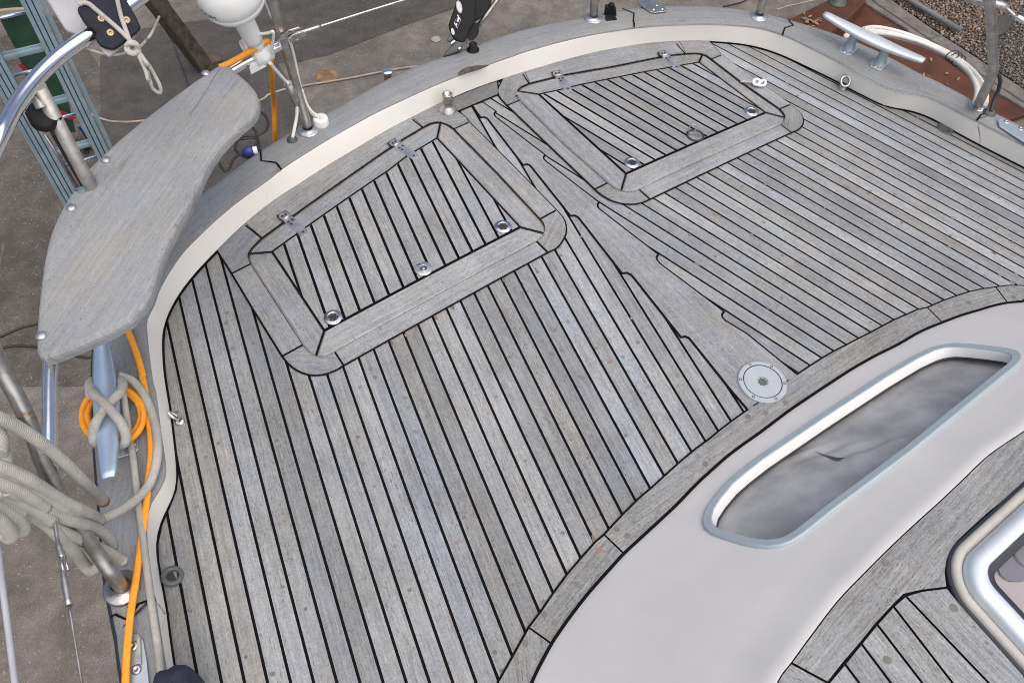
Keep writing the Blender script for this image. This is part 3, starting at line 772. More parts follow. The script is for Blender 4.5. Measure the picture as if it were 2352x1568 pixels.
    if latch_open:
        lathe_into(bm, [(0.031, -0.001), (0.031, 0.002), (0.029, 0.0035), (0.025, 0.0035), (0.024, 0.001)], c, seg=28, mat=1)
        lathe_into(bm, [(0.024, 0.001), (0.012, 0.0022), (0.0, 0.0015)], c, seg=28, mat=2)
        box_into(bm, c+Vector((0.004, 0.002, 0.0022)), Vector((0.012, 0.004, 0)), Vector((-0.003, 0.009, 0)), Vector((0, 0, 0.0012)), mat=2)
        a0 = deck(*q1('HG', 1718, 1000), 0.02)
        rr = [a0+Vector((0, 0, 0.018))+(RV*math.cos(t*PI/8)*0.012+Vector((0.1, 0.1, 1)).normalized()*math.sin(t*PI/8)*0.017) for t in range(16)]
        tube_into(bm, rr, 0.002, seg=8, sm=2, closed=True)
    else:
        lathe_into(bm, [(0.0265, -0.001), (0.0265, 0.002), (0.025, 0.003), (0.012, 0.003)], c, seg=30)
        lathe_into(bm, [(0.012, 0.003), (0.011, 0.0015), (0.0, 0.0015)], c, seg=24, mat=1)
        lathe_into(bm, [(0.0135, 0.003), (0.0135, 0.005), (0.010, 0.005), (0.010, 0.002)], c, seg=24)
        lathe_into(bm, [(0.006, 0.0015), (0.006, 0.0035), (0.0, 0.0035)], c, seg=16)
        box_into(bm, c+Vector((-0.004, 0.019, 0.0032)), Vector((0.006, 0.0, 0)), Vector((0, 0.0014, 0)), Vector((0, 0, 0.0006)), mat=1)
    bmesh.ops.recalc_face_normals(bm, faces=bm.faces[:]); link('pull_latch', tomesh(bm), ['hinge', 'dark', 'steel_dull'], hatch)
    return hatch
def line(a, b, n=2): return [a, b]
J1o, J1i = q1('HD', 262, 105), q1('HD', 390, 207)
J2o, J2i = q1('HC', 785, 305), q1('HC', 965, 213)
J3o, J3i = q1('HC', 1276, 1108), q1('HC', 1472, 1000)
J4o, J4i = q1('HC', 1870, 1200), q1('HC', 1778, 1058)
J5o, J5i = q1('HE', 730, 553), q1('HE', 638, 463)
J6o, J6i = q1('HF', 1283, 1165), q1('HF', 1128, 1250)
J7o, J7i = q1('HF', 437, 310), q1('HF', 290, 375)
J8o, J8i = q1('B', 1560, 930), q1('B', 1640, 995)
be = lambda *p: [(x-8, y-10) for x, y in p]      # bulwark side: tucked a little under the bulwark
lf = [
 (be(J1o)+be((621,470),(562,518))+q('HC', (640,85),(665,120))+[J2o, J2i]+q('HC', (942,160),(945,115),(980,60),(1040,0))+[J1i], q('HC', (700,250),(900,20)), 0.86),
 ([J2o]+q('HC', (985,640))+[J3o, J3i, J2i], [J2o, J3o], 1.0),
 ([J3o]+q('HC', (1330,1178),(1375,1218),(1425,1250),(1475,1272),(1530,1290),(1580,1295),(1635,1293),(1690,1284),(1745,1266),(1805,1240))+[J4o, J4i]+q('HC', (1730,1083),(1690,1097),(1650,1103),(1615,1102),(1575,1090),(1530,1060))+[J3i], q('HC', (1300,1100),(1800,1150)), 0.98),
 ([J4o, J5o, J5i, J4i], [J4o, J5o], 1.10),
 ([J5o]+q('HE', (790,525),(825,490),(850,450),(867,410),(870,370),(862,320),(840,280))+[J6o, J6i]+q('HE', (690,322),(703,350),(705,385),(690,418))+[J5i], q('HE', (700,500),(800,300)), 0.99),
 ([J6o]+q('HF', (1120,997),(740,612))+[J7o, J7i]+q('HF', (720,812))+[J6i], [J6o, J7o], 1.02),
 ([J7o]+q('HF', (415,278),(390,253),(355,228),(325,213))+be(q1('HF', 190, 150))+be((930,281))+be(J8o)+[J8i]+q('B', (1670,978),(1700,965),(1740,956),(1775,955),(1830,975),(1855,988))+[J7i], q('HF', (0,330),(400,260)), 0.90),
 (be(J8o)+be((871,313),(812,349),(752.6,384))+be(J1o)+[J1i]+q('B', (1000,1420),(1280,1225),(1480,1090))+[J8i], q('B', (900,1480),(1640,960)), 0.97)]
lidL = q('HC', (1040,0),(980,60),(945,115),(942,160))+[J2i, J3i]+q('HC', (1530,1060),(1575,1090),(1615,1102),(1650,1103),(1690,1097),(1730,1083))+[J4i, J5i]+q('HE', (690,418),(705,385),(703,350),(690,322))+[J6i]+q('HF', (720,812))+[J7i]+q('B', (1830,975),(1775,955),(1740,956),(1700,965))+[J8i]+q('B', (1480,1090),(1280,1225),(1000,1420))+[J1i]
P1, P2, P3, P4 = q1('HC', 1175, 92), q1('HC', 1680, 855), q1('HE', 513, 352), q1('HF', 130, 460)
aftc = q('B', (1590,1170),(1505,1222),(1380,1320),(1255,1403),(1070,1530))+q('HD', (735,118),(650,180))
mA, mB, mC, mD = q1('HC', 950, 112), q1('HC', 1600, 1098), q1('HE', 697, 400), q1('HF', 163, 312)
rimsL = [
 ([mA]+q('HC', (942,160))+[J2i, J3i]+q('HC', (1530,1060),(1570,1088))+[mB, P2, P1], [P1, P2], 0.98),
 ([mB]+q('HC', (1650,1103),(1690,1097),(1730,1083))+[J4i, J5i]+q('HE', (690,418))+[mC, P3, P2], [P2, P3], 1.13),
 ([mC]+q('HE', (705,385),(703,350),(690,322))+[J6i]+q('HF', (720,812))+[J7i]+q('HF', (220,325),(195,315))+[mD, P4, P3], [P3, P4], 1.02),
 ([mD]+q('B', (1740,956),(1700,965))+[J8i]+q('B', (1480,1090),(1280,1225),(1000,1420))+[J1i]+q('HC', (1040,0),(980,60))+[mA, P1]+aftc[::-1]+[P4], q('B', (1070,1480),(1600,1100)), 1.0)]
panL = [P1, P2, P3, P4]+aftc
seL = (nL, dL, [(cL0+k*WD, cL0+(k+1)*WD) for k in range(4, 30)])
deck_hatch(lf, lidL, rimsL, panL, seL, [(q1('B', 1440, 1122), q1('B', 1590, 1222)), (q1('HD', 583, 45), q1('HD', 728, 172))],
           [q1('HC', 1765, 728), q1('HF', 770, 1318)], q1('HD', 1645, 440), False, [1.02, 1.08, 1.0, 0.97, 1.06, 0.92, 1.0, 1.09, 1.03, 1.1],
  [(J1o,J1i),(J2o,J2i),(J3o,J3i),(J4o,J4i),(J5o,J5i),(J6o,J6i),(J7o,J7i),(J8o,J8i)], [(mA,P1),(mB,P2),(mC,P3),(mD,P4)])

K1o, K1i = q1('HG', 82, 428), q1('HG', 145, 523)
K2o, K2i = q1('HF', 808, 145), q1('HF', 940, 92)
K3o, K3i = q1('HF', 1660, 960), q1('HF', 1797, 893)
K4o, K4i = q1('HF', 2200, 1057), q1('HF', 2085, 955)
K5o, K5i = q1('HH', 2068, 1475), q1('HH', 1942, 1380)
K6o, K6i = q1('HH', 2048, 1165), q1('HH', 1930, 1215)
K7o, K7i = q1('HH', 1287, 617), q1('HH', 1170, 661)
K8o, K8i = q1('HH', 790, 487), q1('HH', 893, 604)
bs = lambda *p: [(x+2, y-9) for x, y in p]
rf = [
 (bs(K1o)+bs(q1('C', 480, 590))+bs(q1('C', 390,622))+q('HF', (722,0),(724,30),(735,62),(760,95))+[K2o, K2i]+q('HF', (905,50),(905,20))+q('HG', (15,628),(28,592),(70,555))+[K1i], q('HG', (40,700),(80,480)), 0.80),
 ([K2o]+q('HF', (1120,445))+[K3o, K3i]+q('HF', (1350,500))+[K2i], [K2o, K3o], 1.0),
 ([K3o]+q('HF', (1690,988),(1730,1020),(1780,1050),(1830,1075),(1890,1093),(1950,1104),(2010,1107),(2070,1103),(2130,1088))+[K4o, K4i]+q('HF', (2030,968),(1995,973),(1960,972),(1915,962),(1860,937))+[K3i], q('HF', (1700,950),(2150,1010)), 0.93),
 ([K4o, K5o, K5i, K4i], [K4o, K5o], 1.04),
 ([K5o]+q('HH', (2120,1455),(2155,1430),(2182,1395),(2192,1355),(2186,1315),(2165,1275),(2130,1235),(2090,1200))+[K6o, K6i]+q('HH', (1970,1260),(1988,1290),(1992,1315),(1975,1355))+[K5i], q('HH', (2060,1450),(2080,1220)), 0.86),
 ([K6o]+q('HH', (1380,690))+[K7o, K7i]+q('HH', (1500,915))+[K6i], [K6o, K7o], 1.06),
 ([K7o]+bs(q1('HH', 1110, 483))+bs(q1('HH', 950, 475))+bs(K8o)+[K8i]+q('HH', (960,599),(1010,600),(1075,609),(1120,627))+[K7i], q('HH', (850,540),(1250,600)), 0.94),
 (bs(K8o)+bs(q1('HH', 600, 500))+bs((1412,114),(1338,130),(1264,151))+bs(K1o)+[K1i]+q('HG', (480,440),(950,360),(1400,270),(1500,250))+[K8i], q('HG', (500,400),(1500,200)), 0.92)]
lidR = q('HG', (145,523),(70,555),(28,592),(15,628))+q('HF', (905,20),(905,50))+[K2i]+q('HF', (1350,500))+[K3i]+q('HF', (1860,937),(1915,962),(1960,972),(1995,973),(2030,968))+[K4i, K5i]+q('HH', (1975,1355),(1992,1315),(1988,1290),(1970,1260))+[K6i]+q('HH', (1500,915))+[K7i]+q('HH', (1120,627),(1075,609),(1010,600),(960,599))+[K8i]+q('HG', (1500,250),(1400,270),(950,360),(480,440))
Q1, Q2, Q3, Q4 = q1('HG', 240, 622), q1('HG', 1085, 1390), q1('HH', 1775, 1248), q1('HH', 1040, 692)
aftr = q('HG', (1600,346),(1450,373),(1230,412),(1000,458),(640,530),(430,582))
nA, nB, nC, nD = q1('HG', 30, 590), q1('HG', 1040, 1548), q1('HH', 1988, 1303), q1('HH', 1077, 611)
rimsR = [
 ([nA]+q('HG', (15,628))+q('HF', (905,20),(905,50))+[K2i]+q('HF', (1350,500))+[K3i]+q('HF', (1860,937))+[nB, Q2, Q1], [Q1, Q2], 1.0),
 ([nB]+q('HF', (1960,972),(1995,973),(2030,968))+[K4i, K5i]+q('HH', (1975,1355))+[nC, Q3, Q2], [Q2, Q3], 1.03),
 ([nC]+q('HH', (1988,1290),(1970,1260))+[K6i]+q('HH', (1500,915))+[K7i]+q('HH', (1120,627))+[nD, Q4, Q3], [Q3, Q4], 0.98),
 ([nD]+q('HH', (1010,600),(960,599))+[K8i]+q('HG', (1500,250),(1400,270),(950,360),(480,440),(145,523),(70,555))+[nA, Q1]+aftr[::-1]+[Q4], q('HG', (400,500),(1500,300)), 0.93)]
panR = [Q1, Q2, Q3, Q4]+aftr
seR = (nR, dR, [(cL0+kr(n_)*WD, cL0+kr(n_+1)*WD) for n_ in range(4, 31)])
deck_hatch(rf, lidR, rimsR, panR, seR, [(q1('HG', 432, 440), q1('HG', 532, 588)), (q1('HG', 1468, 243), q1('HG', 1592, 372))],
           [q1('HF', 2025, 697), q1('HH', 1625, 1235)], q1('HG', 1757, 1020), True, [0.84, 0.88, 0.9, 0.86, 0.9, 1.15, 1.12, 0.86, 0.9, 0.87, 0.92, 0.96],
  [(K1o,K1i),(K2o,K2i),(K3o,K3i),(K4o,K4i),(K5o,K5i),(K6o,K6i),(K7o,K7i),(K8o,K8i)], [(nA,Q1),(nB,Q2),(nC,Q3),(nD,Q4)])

# --- coachroof
RH = 0.32
up_px = [(1784,1567.7),(1816.6,1521),(1864,1456),(1923,1379),(1982,1317),(2041,1258),(2100.5,1202),(2159.6,1148.7),(2207,1104),(2273,1041.8),(2352,988)]
up2 = [tuple(at(x, y, RH)[:2]) for x, y in up_px]
a = Vector(up2[0]); d = (a-Vector(up2[2])).normalized(); tl = []
for k in range(1, 9):
    t = min(1.0, k/6); dd = (d*(1-t)+Vector((-0.10, -0.99))*t).normalized(); a = a+dd*0.14; tl.append(tuple(a))
up2 = tl[::-1]+up2
up2 = mirror_end(up2)
NT = 430
Lr = resample(spline([Vector((x, y, dz(x)+0.002)) for x, y in low2], 4), NT)
Ur = resample(spline([Vector((x, y, RH)) for x, y in up2], 4), NT)
# same athwart parametrisation for the part that faces aft
prof = [(-0.02, -0.02), (0.0, 0.0), (0.03, 0.035), (0.15, 0.155), (0.3, 0.305), (0.45, 0.455), (0.6, 0.605), (0.74, 0.745), (0.82, 0.822), (0.88, 0.885), (0.92, 0.93), (0.955, 0.968), (0.985, 0.990), (1.0, 0.995)]
pr2 = []
for (s0, h0), (s1, h1) in zip(prof, prof[1:]):
    k = max(1, int((s1-s0)/0.016))
    pr2 += [(s0+(s1-s0)*i/k, h0+(h1-h0)*i/k) for i in range(k)]
pr2.append(prof[-1])
rows = [[Vector((l.x+(u.x-l.x)*s, l.y+(u.y-l.y)*s, l.z+(u.z-l.z)*h)) for l, u in zip(Lr, Ur)] for s, h in pr2]
bm = bmesh.new(); loft_into(bm, rows); bmesh.ops.recalc_face_normals(bm, faces=bm.faces[:])
coach = link('coachroof', tomesh(bm), 'roofgel', yacht)
tube('coachroof_caulk', [p+Vector((0, 0, 0.004)) for p in Lr[::3]], 0.0038, 'caulk', coach, seg=6, sm=0)
# deck of the coachroof
topz = RH-0.001
T2 = lambda pts: [tuple(at(x, y, topz)[:2]) for x, y in pts]
roof = Sheet(); bedp = [tuple(p[:2]) for p in Ur]
roof_bed = Sheet(); roof_bed.add(bedp, topz-0.004, tone=1)
rb = roof_bed.build('roof_caulking', 'caulk', coach, camber=False)
inn = T2(q('TB', (600,1900),(720,1720),(830,1567),(950,1412),(1085,1257),(1205,1107),(1335,967),(1420,882),(1560,850),(1757,826)))
j0, j1 = T2(q('TB', (540,1410),(735,1567)))[0:2]
jj = T2(q('TB', (850,1655)))[0]
hat = T2(q('TB', (2351,40),(2100,230),(1900,410),(1840,470),(1790,540),(1757,620),(1744,710),(1757,826)))
upp = [tuple(p[:2]) for p in Ur]
iu = near(upp, j0)
b1 = [j0]+upp[iu+1:]+[(upp[-1][0], hat[0][1]-0.5), (hat[0][0]+0.55, hat[0][1]-0.02)]+hat+inn[::-1][1:7]+[T2(q('TB', (745,1680)))[0]]
gd = T2(q('TB', (540,1410),(1500,330)))
b1 = [j0]+[p for p in upp[iu+1:]]+[(upp[-1][0]-0.02, upp[-1][1]+0.0)]
main = [j0]+upp[iu+1:NT-95]+[(0.62, -1.75), (0.55, -1.55)]+hat+[inn[8], inn[7], inn[6], inn[5], inn[4], inn[3], inn[2]]
roof.add(main, topz, (gd[1][0]-gd[0][0], gd[1][1]-gd[0][1]), tone=0.92, shrink=0.0022, warm=0.66)
roof.add(upp[12:iu]+[j0, inn[2], inn[1], inn[0]], topz, (-0.3, 1), tone=0.96, shrink=0.0022, warm=0.6)
sa = T2(q('TB', (1757,826),(1430,888),(1335,968),(1208,1108),(1086,1258),(958,1415),(830,1567),(700,1740)))
sb = T2(q('TB', (2351,1500),(2500,2000),(2180,2060),(1945,2060),(1690,2060),(1440,2060),(1180,2060),(950,2060)))
hb = T2(q('TB', (1775,850),(1830,920),(1950,1050),(2200,1330),(2351,1500)))
roof.add([sa[0]]+hb+[sb[1], T2(q('TB', (1900,1380)))[0], sa[1], T2(q('TB', (1560,850)))[0]], topz, (sb[1][0]-sa[1][0], sb[1][1]-sa[1][1]), tone=0.97, shrink=0.0022, warm=0.5)
for i in range(1, 7):
    e0 = T2(q('TB', (1900,1380))) if i == 1 else []
    roof.add([sa[i]]+e0+[sb[i], sb[i+1], sa[i+1]], topz-0.0003, (sb[i][0]-sa[i][0], sb[i][1]-sa[i][1]), tone=[1.0, 1.05, 0.98, 1.08, 0.9, 1.0, 1.0][i], shrink=0.0024, warm=0.4)
for px, py in q('TB', (1645,388),(1805,985),(1290,1390),(1280,635)):
    p = at(px, py, topz); r = 0.0075
    roof.add([(p.x+r*math.cos(k*PI/6), p.y+r*math.sin(k*PI/6)) for k in range(12)], topz+0.0008, tone=1, mat=1)
roof.add(clip(bedp, (1, 0), 0.45), topz-0.002, (0.1, 1), tone=0.95, warm=0.5)
roof.build('coachroof_deck', ['teak_coarse', 'plug'], yacht, camber=False)

# opening hatch in the coachroof
hz = RH+0.001
c_in = [tuple(at(x, y, hz)[:2]) for x, y in q('TB', (2100,230),(1900,410),(1840,470),(1792,540),(1760,620),(1748,710),(1760,826),(1785,875),(1830,930),(1950,1060),(2200,1340))]
e1 = (Vector(c_in[0])-Vector(c_in[1])).normalized(); e2 = (Vector(c_in[-1])-Vector(c_in[-2])).normalized()
Ahat = Vector(c_in[0])+e1*0.42; Bhat = Vector(c_in[-1])+e2*0.38
far = Ahat+(Bhat-Vector(c_in[5]))
hp = ccw([tuple(Bhat+e1*0.06-e2*0.02), tuple(far-e1*0.03-e2*0.04), tuple(far-e1*0.0-e2*0.07), tuple(Ahat+e2*0.02)]+[tuple(Ahat)]+c_in+[tuple(Bhat)]) if False else ccw([tuple(Ahat)]+c_in+[tuple(Bhat), tuple(Bhat+e1*0.05), tuple(far)])
def isect(p, d, r, e):
    t = ((r[0]-p[0])*e[1]-(r[1]-p[1])*e[0])/(d[0]*e[1]-d[1]*e[0]); return Vector((p[0]+d[0]*t, p[1]+d[1]*t))
Vc = isect(c_in[0], e1, c_in[-1], e2)
quad = ccw([tuple(Vc+e1*0.62), tuple(Vc), tuple(Vc+e2*0.62), tuple(Vc+e1*0.62+e2*0.62)])
half_ang = math.acos(max(-1, min(1, e1.dot(e2))))/2
RAD = (Vector(c_in[2])-Vc).length*math.tan(half_ang)
def hring(off):
    Q = offset(quad, off) if off else quad; out = []
    for i in range(4):
        c = Vector(Q[i]); a = (Vector(Q[i-1])-c).normalized(); b = (Vector(Q[(i+1) % 4])-c).normalized()
        ha = math.acos(a.dot(b))/2; r = max(RAD-off, 0.018); t = r/math.tan(ha)
        o = c+(a+b).normalized()*(r/math.sin(ha)); p0 = c+a*t-o; p1 = c+b*t-o; w = p0.angle_signed(p1)
        for k in range(13):
            ang = -w*k/12; out.append((o.x+p0.x*math.cos(ang)-p0.y*math.sin(ang), o.y+p0.x*math.sin(ang)+p0.y*math.cos(ang)))
    return out
def ringloft(bm, base, prof, mat):
    R = [[bm.verts.new((x, y, hz+z)) for x, y in hring(off)] for off, z in prof]
    n = len(R[0])
    for a, b in zip(R, R[1:]):
        for k in range(n):
            f = bm.faces.new([a[k], a[(k+1) % n], b[(k+1) % n], b[k]]); f.material_index = mat; f.smooth = True
bm = bmesh.new()
ringloft(bm, hp, [(0.0, -0.01), (0.0, 0.001), (0.006, 0.001)], 1)
ringloft(bm, hp, [(0.006, 0.0), (0.006, 0.006), (0.009, 0.010), (0.016, 0.012), (0.022, 0.009), (0.026, 0.004)], 2)
ringloft(bm, hp, [(0.026, 0.0), (0.027, 0.010), (0.030, 0.018), (0.036, 0.024), (0.046, 0.027), (0.060, 0.027), (0.063, 0.025), (0.064, 0.018)], 0)
ringloft(bm, hp, [(0.064, 0.021), (0.077, 0.020), (0.079, 0.017)], 1)
bmesh.ops.recalc_face_normals(bm, faces=bm.faces[:])
rh = link('roof_hatch', tomesh(bm), ['satin', 'rub', 'padedge'], yacht)
g = Sheet(); g.add(hring(0.077), hz+0.018, tone=1); g.build('hatch_pane', 'acrylic', rh, camber=False)
g = Sheet(); g.add(hring(0.070), hz+0.003, tone=1); g.build('hatch_blind', 'inner', rh, camber=False)
bm = bmesh.new(); kc = at(*q1('BR', 2330, 600), hz+0.0); kc.z = hz+0.010
lathe_into(bm, [(0.0, 0.005), (0.020, 0.005), (0.023, 0.003), (0.024, -0.005)], kc, seg=28)
p0 = at(*q1('BR', 2100, 700), hz-0.02)
slab_into(bm, [at(*p, hz+0.009) for p in q('BR', (2110,330),(2165,380),(2160,440),(2200,420),(2352,400),(2352,960),(2150,965),(2060,930),(1980,860),(1945,780),(1920,720),(1820,715),(1810,640),(1900,540),(2000,440))], (0, 0, 1), 0.004)
bmesh.ops.recalc_face_normals(bm, faces=bm.faces[:]); link('hatch_handle', tomesh(bm), 'wheel', rh)

# portlight in the sloping aft face
from mathutils.bvhtree import BVHTree
bv_v = []; bv_f = []
for j in range(len(rows)):
    for p in rows[j]: bv_v.append(p)
for j in range(len(rows)-1):
    for i in range(NT-1): bv_f.append((j*NT+i, j*NT+i+1, (j+1)*NT+i+1, (j+1)*NT+i))
bvh = BVHTree.FromPolygons([tuple(v) for v in bv_v], bv_f)
def onroof(px, py):
    v = ray(px, py).normalized(); h = bvh.ray_cast(CAM, v); return h[0]
port_c = onroof(*q1('WN', 1150, 850))
_, pn, _, _ = bvh.find_nearest(port_c)
if pn.z < 0: pn = -pn
out_px = q('WN', (140,1320),(150,1370),(200,1410),(300,1445),(400,1475),(480,1492),(560,1500),(650,1490),(720,1465),(800,1415),(1000,1255),(1250,1068),(1500,880),(1750,675),(2000,470),(2110,380),(2190,315),(2215,280),(2212,250),(2185,225),(2120,207),(2000,192),(1880,180),(1780,175),(1700,183),(1620,205),(1500,262),(1300,380),(1100,510),(900,640),(700,775),(500,910),(380,1003),(290,1080),(210,1175),(160,1250))
def onface(px, py, lift=0.0):
    return onplane(px, py, port_c+pn*lift, pn)
def follow(P, lift):                      # drop the planar outline onto the curved face
    out = []
    for p in P:
        h = bvh.ray_cast(CAM, (p-CAM).normalized())
        out.append((h[0] if h[0] is not None else p)+pn*lift)
    return out
outer = [onface(*p) for p in out_px]
cen_ = sum(outer, Vector())/len(outer)
fx, fy, _ = frame_of(pn)
def inset(P, d):
    pp = [((p-cen_).dot(fx), (p-cen_).dot(fy)) for p in P]
    hh = [(p-cen_).dot(pn) for p in P]
    rev = poly_area(pp) < 0
    if rev: pp = pp[::-1]
    oo = offset(pp, d)
    if rev: oo = oo[::-1]
    return [cen_+fx*a+fy*b+pn*h for (a, b), h in zip(oo, hh)]
R0 = follow(outer, -0.004); 
def plring(d, lift): return [p+pn*0 for p in follow(inset(outer, d), lift)]
rg = [R0, follow(outer, 0.004), plring(0.0015, 0.007), plring(0.004, 0.0085), plring(0.0205, 0.0085), plring(0.0225, 0.006)]
# open the coachroof behind the frame
hole = [((p-cen_).dot(fx), (p-cen_).dot(fy)) for p in inset(outer, 0.007)]
def inside(p, P):
    c = False
    for i in range(len(P)):
        a, b = P[i-1], P[i]
        if (a[1] > p[1]) != (b[1] > p[1]) and p[0] < (b[0]-a[0])*(p[1]-a[1])/(b[1]-a[1])+a[0]: c = not c
    return c
bm = bmesh.new(); bm.from_mesh(coach.data)
def flat_of(p):                           # where a point of the curved face falls on the plane of the outline
    d_ = Vector(p)-CAM; w = CAM+d_*((cen_-CAM).dot(pn)/d_.dot(pn)); return ((w-cen_).dot(fx), (w-cen_).dot(fy))
ins = {v: inside(flat_of(v.co), hole) and abs((v.co-cen_).dot(pn)) < 0.12 for v in bm.verts}
bmesh.ops.delete(bm, geom=[f for f in bm.faces if all(ins[v] for v in f.verts)], context='FACES')
bm.to_mesh(coach.data); bm.free()
# recess walls down to a flat pane
pane = [p-pn*0.026 for p in follow(inset(outer, 0.0245), 0)]
rg.append(pane)
bm = bmesh.new(); V = [[bm.verts.new(p) for p in r] for r in rg]; n = len(outer)
for a_, b_ in zip(V, V[1:]):
    for k in range(n):
        f = bm.faces.new([a_[k], a_[(k+1) % n], b_[(k+1) % n], b_[k]]); f.smooth = a_ is not V[3]; f.material_index = 1 if a_ is V[-2] else 0
bmesh.ops.recalc_face_normals(bm, faces=bm.faces[:])
pl = link('portlight', tomesh(bm), ['frame', 'white'], yacht)
def face_grid(grow_, hf, gx, gy):         # a sheet parallel to the curved cabin side, a little larger than the opening
    lim = [((p-cen_).dot(fx), (p-cen_).dot(fy)) for p in inset(outer, 0.0245-grow_)]
    x0, x1 = min(p[0] for p in lim), max(p[0] for p in lim); y0, y1 = min(p[1] for p in lim), max(p[1] for p in lim)
    bm = bmesh.new(); V = {}
    for j in range(gy+1):
        for i in range(gx+1):
            u = x0+(x1-x0)*i/gx; v = y0+(y1-y0)*j/gy
            p = cen_+fx*u+fy*v; h = bvh.ray_cast(CAM, (p-CAM).normalized())
            if h[0] is not None: V[i, j] = (bm.verts.new(h[0]+pn*hf(u, v)), inside((u, v), lim))
    for j in range(gy):
        for i in range(gx):
            k = [(i, j), (i+1, j), (i+1, j+1), (i, j+1)]
            if all(t in V for t in k) and any(V[t][1] for t in k): bm.faces.new([V[t][0] for t in k]).smooth = True
    for v in [v for v in bm.verts if not v.link_faces]: bm.verts.remove(v)
    return tomesh(bm)
ring = resample(pane+[pane[0]], 161)[:-1]
flat = [Vector(((p-cen_).dot(fx), (p-cen_).dot(fy), 0)) for p in ring]
link('portlight_glass', face_grid(0.006, lambda u, v: -0.0258, 150, 40), 'glass', pl)
tube('portlight_gasket', [p+pn*0.002 for p in ring[::2]], 0.0030, 'rub', pl, seg=8, sm=0, closed=True)
# curtain with folds behind the pane, following the curve of the cabin side
def fold(u, v):
    h = 0.0020*math.sin((u+0.9*v)*33+1.3*math.sin(v*24))+0.0014*math.sin(u*57-v*39)+0.003*math.sin(u*10+v*17+1)
    g_ = math.exp(-((u+0.02+0.7*v)/0.045)**2)
    return -0.039+h+g_*0.0036*math.sin((v+0.5*u)*115)
link('curtain', face_grid(0.03, fold, 150, 44), 'curtain', pl)
c0_ = onroof(*q1('WN', 1010, 900))-pn*0.037
slp = [onplane(*p, c0_, pn) for p in q('WN', (865,862),(930,884),(1010,903),(1140,908),(1110,926),(1050,936),(1000,920),(930,892))]
slab('curtain_gap', slp, pn, 0.001, 'gland', pl)
# box that closes the cabin behind the curtain
# --- deck filler plate
fc = deck(*q1('WN', 530, 412), 0.008); fr_ = 0.0655
bm = bmesh.new(); fo = Vector((fc.x, fc.y, dz(fc.x)+0.003))
lathe_into(bm, [(fr_, 0), (fr_, 0.004), (fr_-0.0025, 0.0062), (0.0526, 0.0062)], fo, seg=56, smooth=False)
lathe_into(bm, [(0.0526, 0.0062), (0.0522, 0.0048), (0.0502, 0.0048)], fo, seg=56, mat=2, smooth=False)
lathe_into(bm, [(0.0502, 0.0048), (0.0498, 0.0062), (0.0150, 0.0062), (0.0140, 0.003)], fo, seg=56, smooth=False)
star = [(0.0135*(1.0 if k % 2 else 0.78)*math.cos(k*PI/8), 0.0135*(1.0 if k % 2 else 0.78)*math.sin(k*PI/8)) for k in range(16)]
f = [bm.verts.new(fo+Vector((x, y, 0.0035))) for x, y in star]; bm.faces.new(f).material_index = 3
lathe_into(bm, [(0.0138, 0.0031), (0, 0.0031)], fo, seg=24, mat=0)
for k in range(6):
    t = k*PI/3+0.35; c = fo+Vector((math.cos(t)*0.0588, math.sin(t)*0.0588, 0.0063))
    lathe_into(bm, [(0.0042, 0.0), (0.0036, 0.0006), (0.0018, -0.0004), (0, -0.0004)], c, seg=12, mat=1)
bmesh.ops.recalc_face_normals(bm, faces=bm.faces[:])
link('deck_filler', tomesh(bm), ['filler', 'dark', 'dark', 'gland'], yacht)

# --- cleats
def cleat(c, d, zt, zb, Ln=0.40, feet=0.075, mt='cleat'):
    d = Vector(d).normalized(); s = Vector((-d.y, d.x, 0)); c = Vector((c[0], c[1], 0))
    rows = []
    n = 24
    for i in range(n+1):
        t = -1+2*i/n; w = 0.0290-0.0140*abs(t)**1.4; th = 0.0105-0.0035*abs(t); z = zt-0.006*(1-t*t)+0.004*abs(t)**2
        if i in (0, n): w *= 0.86; th *= 0.8
        o = c+d*(t*Ln/2)+Vector((0, 0, z))
        rows.append([o+s*a+Vector((0, 0, b)) for a, b in ((-w, -th*0.6), (-w, th*0.45), (-w*0.86, th*0.9), (0, th), (w*0.86, th*0.9), (w, th*0.45), (w, -th*0.6), (w*0.7, -th), (-w*0.7, -th), (-w, -th*0.6))])
    bm = bmesh.new(); loft_into(bm, rows)
    bm.faces.new([v for v in bm.verts[0:9]]); bm.faces.new([v for v in bm.verts[n*10:n*10+9]])
    bmesh.ops.remove_doubles(bm, verts=bm.verts[:], dist=1e-5)
    bmesh.ops.recalc_face_normals(bm, faces=bm.faces[:])
    cl = link('cleat', tomesh(bm), mt, yacht)
    for sg in (-1, 1):
        o = c+d*(sg*feet)
        bm = bmesh.new()
        lathe_into(bm, [(0.026, zb), (0.021, zb+0.012), (0.0165, zb+0.03), (0.0165, zt-0.012), (0.020, zt-0.004)], o, seg=20)
        base = [o+d*a+s*b+Vector((0, 0, zb+0.009)) for a, b in ((-0.026, -0.034), (-0.016, -0.046), (0.016, -0.046), (0.026, -0.034), (0.026, 0.034), (0.016, 0.046), (-0.016, 0.046), (-0.026, 0.034))]
        slab_into(bm, base, (0, 0, 1), 0.011, 0.003)
        for b in (-0.036, 0.036): lathe_into(bm, [(0.006, 0.0), (0.004, 0.002), (0.0, 0.002)], o+s*b+Vector((0, 0, zb+0.009)), seg=12, mat=1)
        bmesh.ops.recalc_face_normals(bm, faces=bm.faces[:]); link('cleat_foot', tomesh(bm), ['alu', 'steel_dull'], cl)
    return cl
zr_, zc = capz(1.33)+0.085, capz(-1.42)+0.085
ra, rb_ = at(*q1('RT', 415, 145), zr_), at(*q1('RT', 1380, 600), zr_)
cleat((ra+rb_)/2, rb_-ra, zr_, zr_-0.079, (rb_-ra).length, 0.062, 'satin')
